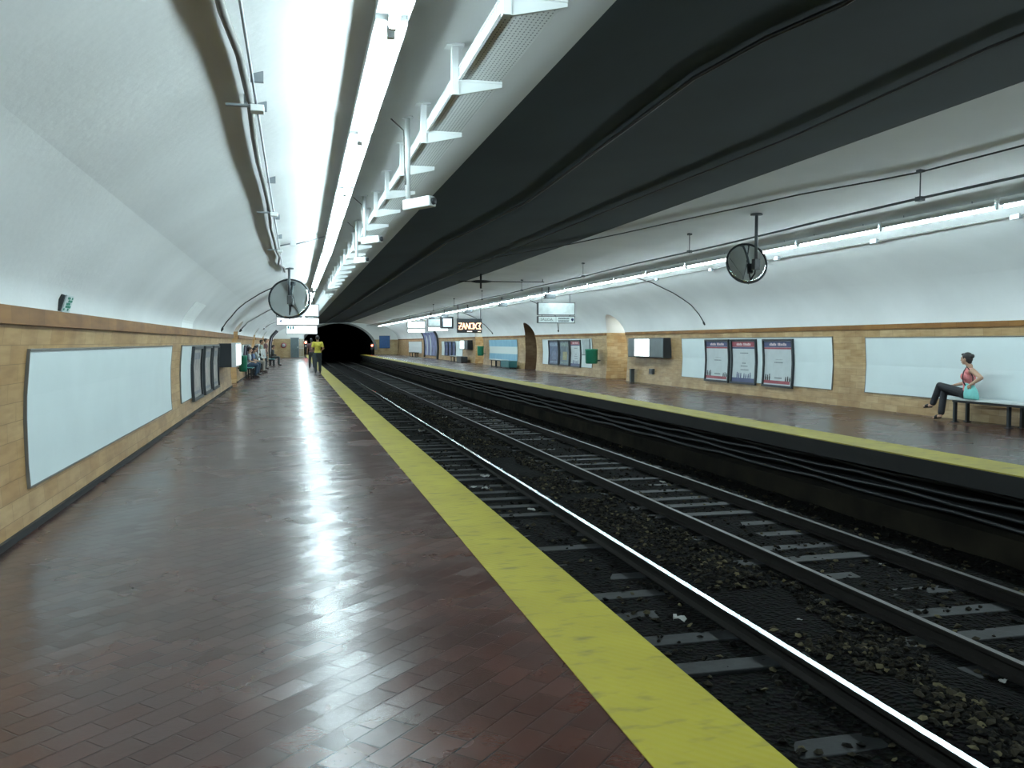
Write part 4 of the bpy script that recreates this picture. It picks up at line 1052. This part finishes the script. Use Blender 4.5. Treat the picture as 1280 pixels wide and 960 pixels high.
# seated pose builder: facing local +Y, hips over the origin at seat height
def seated(seat=.455, lean=0., knee=.44, s=1., hands='lap', spread=.09, tuck=.0):
    z = seat+.085*s
    a = math.radians(lean); up = Vector((0, math.sin(a), math.cos(a)))
    P = Vector((0, 0, z)); N = P+up*.50*s; J = {'pelvis': P, 'neck': N, 'head': N+up*.10*s+Vector((0, .03, .075*s))}
    for q, sx in (('l', -1), ('r', 1)):
        J[q+'sh'] = N-up*.055*s+Vector((sx*.175*s, 0, 0)); J[q+'hip'] = P+Vector((sx*.085*s, .02, -.01))
        J[q+'kn'] = Vector((sx*spread, knee*s, seat+.075*s)); J[q+'an'] = Vector((sx*spread, knee*s-.02+tuck, .085*s)); J[q+'toe'] = Vector((sx*(spread+.02), knee*s+.13*s+tuck, .035*s))
        if hands == 'lap':
            J[q+'el'] = J[q+'sh']+Vector((sx*.05, .03, -.27*s)); J[q+'wr'] = Vector((sx*.09, .27*s, z+.13))
        elif hands == 'paper':
            J[q+'el'] = J[q+'sh']+Vector((sx*.06, .12, -.24*s)); J[q+'wr'] = Vector((sx*.21, .34*s, z+.27))
    return J
def standing(s=1., hands='down', stride=0.):
    z = .92*s; P = Vector((0, 0, z)); N = Vector((0, 0, 1.46*s)); J = {'pelvis': P, 'neck': N, 'head': Vector((0, .025, 1.60*s))}
    for q, sx in (('l', -1), ('r', 1)):
        st = stride*sx
        J[q+'sh'] = Vector((sx*.175*s, 0, 1.385*s)); J[q+'hip'] = Vector((sx*.085*s, 0, .90*s))
        J[q+'kn'] = Vector((sx*.095*s, st*.5+.02, .49*s)); J[q+'an'] = Vector((sx*.10*s, st-.02, .085*s)); J[q+'toe'] = Vector((sx*.12*s, st+.13*s, .035*s))
        if hands == 'down': J[q+'el'] = Vector((sx*.235*s, -.03, 1.12*s)); J[q+'wr'] = Vector((sx*.24*s, .05, .87*s))
        elif hands == 'front': J[q+'el'] = Vector((sx*.255*s, -.07, 1.13*s)); J[q+'wr'] = Vector((sx*.19*s, .17, 1.06*s))
        elif hands == 'crossed': J[q+'el'] = Vector((sx*.25*s, .05, 1.14*s)); J[q+'wr'] = Vector((-sx*.06*s, .22, 1.16*s+sx*.03))
    return J
BLACKC = cloth('black_trouser_cloth', (.012, .012, .016)); PINK = cloth('pink_top_cloth', (.62, .20, .20)); YELC = cloth('yellow_shirt_cloth', (.58, .50, .07))
JEAN = cloth('blue_denim', (.04, .07, .11)); DJEAN = cloth('dark_grey_trouser_cloth', (.03, .04, .045)); BLUES = cloth('blue_shirt_cloth', (.14, .20, .32)); LGREY = cloth('light_grey_shirt_cloth', (.36, .42, .44))
KHAKI = cloth('pale_khaki_cloth', (.33, .31, .27)); DCLOTH = cloth('dark_shirt_cloth', (.03, .035, .04)); PALEG = cloth('pale_green_shirt_cloth', (.36, .45, .40)); MAROON = cloth('dark_red_shirt_cloth', (.12, .06, .06))
SHOE = mat('dark_shoe_leather', (.018, .013, .012), .5)
# the woman at the end of the right bench, facing along the platform, one leg over the other
J = {'pelvis': (12.21, 13.40, .545), 'neck': (12.17, 13.33, 1.04), 'head': (12.135, 13.385, 1.19),
     'lsh': (12.085, 13.175, .98), 'rsh': (12.255, 13.475, .98),
     'lel': (12.03, 12.90, .86), 'lwr': (11.955, 13.075, .725), 'rel': (12.40, 13.58, .75), 'rwr': (12.24, 13.78, .685),
     'lhip': (12.13, 13.38, .54), 'rhip': (12.28, 13.44, .54),
     'rkn': (12.14, 13.93, .565), 'ran': (12.03, 13.88, .10), 'rtoe': (12.0, 14.03, .04),
     'lkn': (12.08, 13.98, .665), 'lan': (12.02, 14.10, .285), 'ltoe': (11.98, 14.27, .245)}
person('person in a pink sleeveless top and black trousers sitting cross-legged on the right bench', (0, 0, 0), 0, J, (-.28, 1, -.02), PINK, None, BLACKC, SHOE, hair='bun', s=.97, voxel=.0065, female=True,
       palms=(1, -1), hdirs=[((.1, .8, -.6), (1, 0, -.1)), ((-.2, 1, -.15), (0, 0, -1))], curl=.7, sandals=True)
# turquoise bag on the bench beside her
t = thing('handbag', 'turquoise handbag on the bench beside the person in pink', 'bag', (12.01, 13.10, .457))
TURQ = mat('turquoise_bag_cloth', (.19, .56, .53), .6, noise=.12, scale=9, bump=.2)
mb = MB(); n = 20; prof = []
levels = [(0, .0, 1.0, .85), (.02, .0, 1.08, 1.0), (.10, .012, 1.04, 1.0), (.17, .02, .92, .8), (.23, .045, .72, .55), (.28, .07, .50, .32)]
rings = []
for z, sh, a, b in levels:
    rings.append([mb.bm.verts.new((.062*b*math.copysign(abs(math.sin(2*PI*k/n))**.7, math.sin(2*PI*k/n)), sh+.155*a*math.copysign(abs(math.cos(2*PI*k/n))**.7, math.cos(2*PI*k/n)), z+.02*math.cos(4*PI*k/n)*(z > .2))) for k in range(n)])
for A, B in zip(rings, rings[1:]):
    for k in range(n): f = mb.bm.faces.new((A[k], A[(k+1) % n], B[(k+1) % n], B[k])); f.smooth = True
mb.bm.faces.new(rings[0][::-1]); mb.bm.faces.new(rings[-1]); mb.build('bag_body', TURQ, t)
mb = MB(); mb.tube([(-.012, .13, .24), (-.055, .15, .32), (-.062, .155, .42), (-.05, .15, .50), (.0, .13, .60), (.05, .10, .52), (.07, .05, .40), (.05, .03, .28)], .012, 8); mb.build('strap', mat('dark_red_strap', (.05, .015, .02), .6), t)
# the walking man and the darker figure ahead of him
person('person in a yellow shirt and dark trousers walking away by the yellow edge', (1.08, 42.3, 0), 0, standing(1.06, 'front', .16), (0, 1, -.1), YELC, 'short', DJEAN, SHOE, skin=SKIN2, s=1.06, voxel=.010, palms=(1, -1))
person('person in dark clothes walking ahead of the yellow shirt', (.95, 50.5, 0), .1, standing(1.0, 'down', -.16), (0, 1, 0), MAROON, 'short', DCLOTH, SHOE, skin=SKIN2, voxel=.011, palms=(1, -1))
R = -PI/2       # faces the track
person('person in a light grey shirt seated behind the green bin', (-1.93, 38.2, 0), R, seated(lean=6, s=.95, knee=.40, tuck=-.06), (0, 1, -.1), LGREY, 'short', JEAN, SHOE, voxel=.011, palms=(1, -1))
person('person in a blue shirt and jeans with long dark hair on the left bench', (-1.92, 41.0, 0), R, seated(lean=11, s=.92, knee=.38, tuck=-.05), (0, 1, -.35), BLUES, 'short', JEAN, SHOE, hair='long', s=.92, voxel=.010, female=True, palms=(1, -1))
rd = person('person in pale trousers reading a newspaper on the left bench', (-1.92, 44.3, 0), R, seated(lean=4, hands='paper', spread=.13), (0, 1, -.3), LGREY, 'long', KHAKI, SHOE, voxel=.010, palms=(1, -1), curl=1.1)
t = thing('newspaper', 'open white newspaper held by the seated reader', 'newspaper', (-1.92, 44.3, 0), None, R)
mb = MB(); wpx = .33
for q in (-1, 1):
    P_ = [(0, .56, .72), (q*wpx, .34, .72), (q*wpx, .28, 1.17), (0, .50, 1.17)]
    a = [mb.bm.verts.new(p) for p in P_]; b = [mb.bm.verts.new((p[0], p[1]+.004, p[2])) for p in P_]
    mb.bm.faces.new(a); mb.bm.faces.new(b[::-1])
    for i in range(4): mb.bm.faces.new((a[i], a[(i+1) % 4], b[(i+1) % 4], b[i]))
mb.build('paper_sheets', PAPER, t)
mb = MB(); rn = random.Random(9)
for q in (-1, 1):
    for i in range(2):
        for j in range(9):
            f0, f1 = .1+.45*i, .1+.45*i+.36; v = .1+.09*j
            def pt(f, v): return (q*wpx*f, .56-.22*f-.06*v+.0085, .72+.45*v)
            mb.quad(pt(f0, v), pt(f1, v), pt(f1, v+.05), pt(f0, v+.05))
mb.build('print_columns', PGREY, t)
person('person in a pale green shirt standing by the left wall, nearer of the two standing', (-1.74, 48.2, 0), R, standing(.95, 'crossed'), (.3, 1, -.05), PALEG, 'short', DCLOTH, SHOE, skin=SKIN2, s=.95, voxel=.011, palms=(1, -1))
person('person in a dark red shirt standing by the left wall, farther of the two standing', (-1.55, 49.6, 0), R, standing(1.0, 'down'), (-.2, 1, 0), MAROON, 'short', DJEAN, SHOE, skin=SKIN2, voxel=.011, palms=(1, -1))
person('person in dark clothes seated on the farthest left bench', (-1.42, 57.4, 0), R, seated(lean=8), (.2, 1, -.1), DCLOTH, 'long', DJEAN, SHOE, skin=SKIN2, voxel=.011, palms=(1, -1))
# ---------------------------------------------------------------- camera, world, view
f_px = 1070.
cam = bpy.data.cameras.new('camera'); co = bpy.data.objects.new('camera', cam); COL.objects.link(co)
cam.sensor_width = 36; cam.lens = f_px*36/1280; cam.clip_end = 400; cam.clip_start = .05
phi = math.atan(52/f_px); psi = math.atan(272/f_px*math.cos(phi))
co.location = (0, 0, 1.5); co.rotation_euler = (PI/2-phi, 0, -psi)
S.camera = co
w = bpy.data.worlds.new('station_dark'); S.world = w; w.use_nodes = True
w.node_tree.nodes['Background'].inputs[0].default_value = (.01, .012, .013, 1); w.node_tree.nodes['Background'].inputs[1].default_value = .3
S.view_settings.view_transform = 'Standard'; S.view_settings.look = 'None'; S.view_settings.gamma = 1.; S.view_settings.use_curve_mapping = False
S.view_settings.exposure = -.1
try:
    S.cycles.max_bounces = 8; S.cycles.diffuse_bounces = 5; S.cycles.glossy_bounces = 4; S.cycles.use_denoising = True
    S.cycles.sample_clamp_indirect = 6.
except Exception: pass
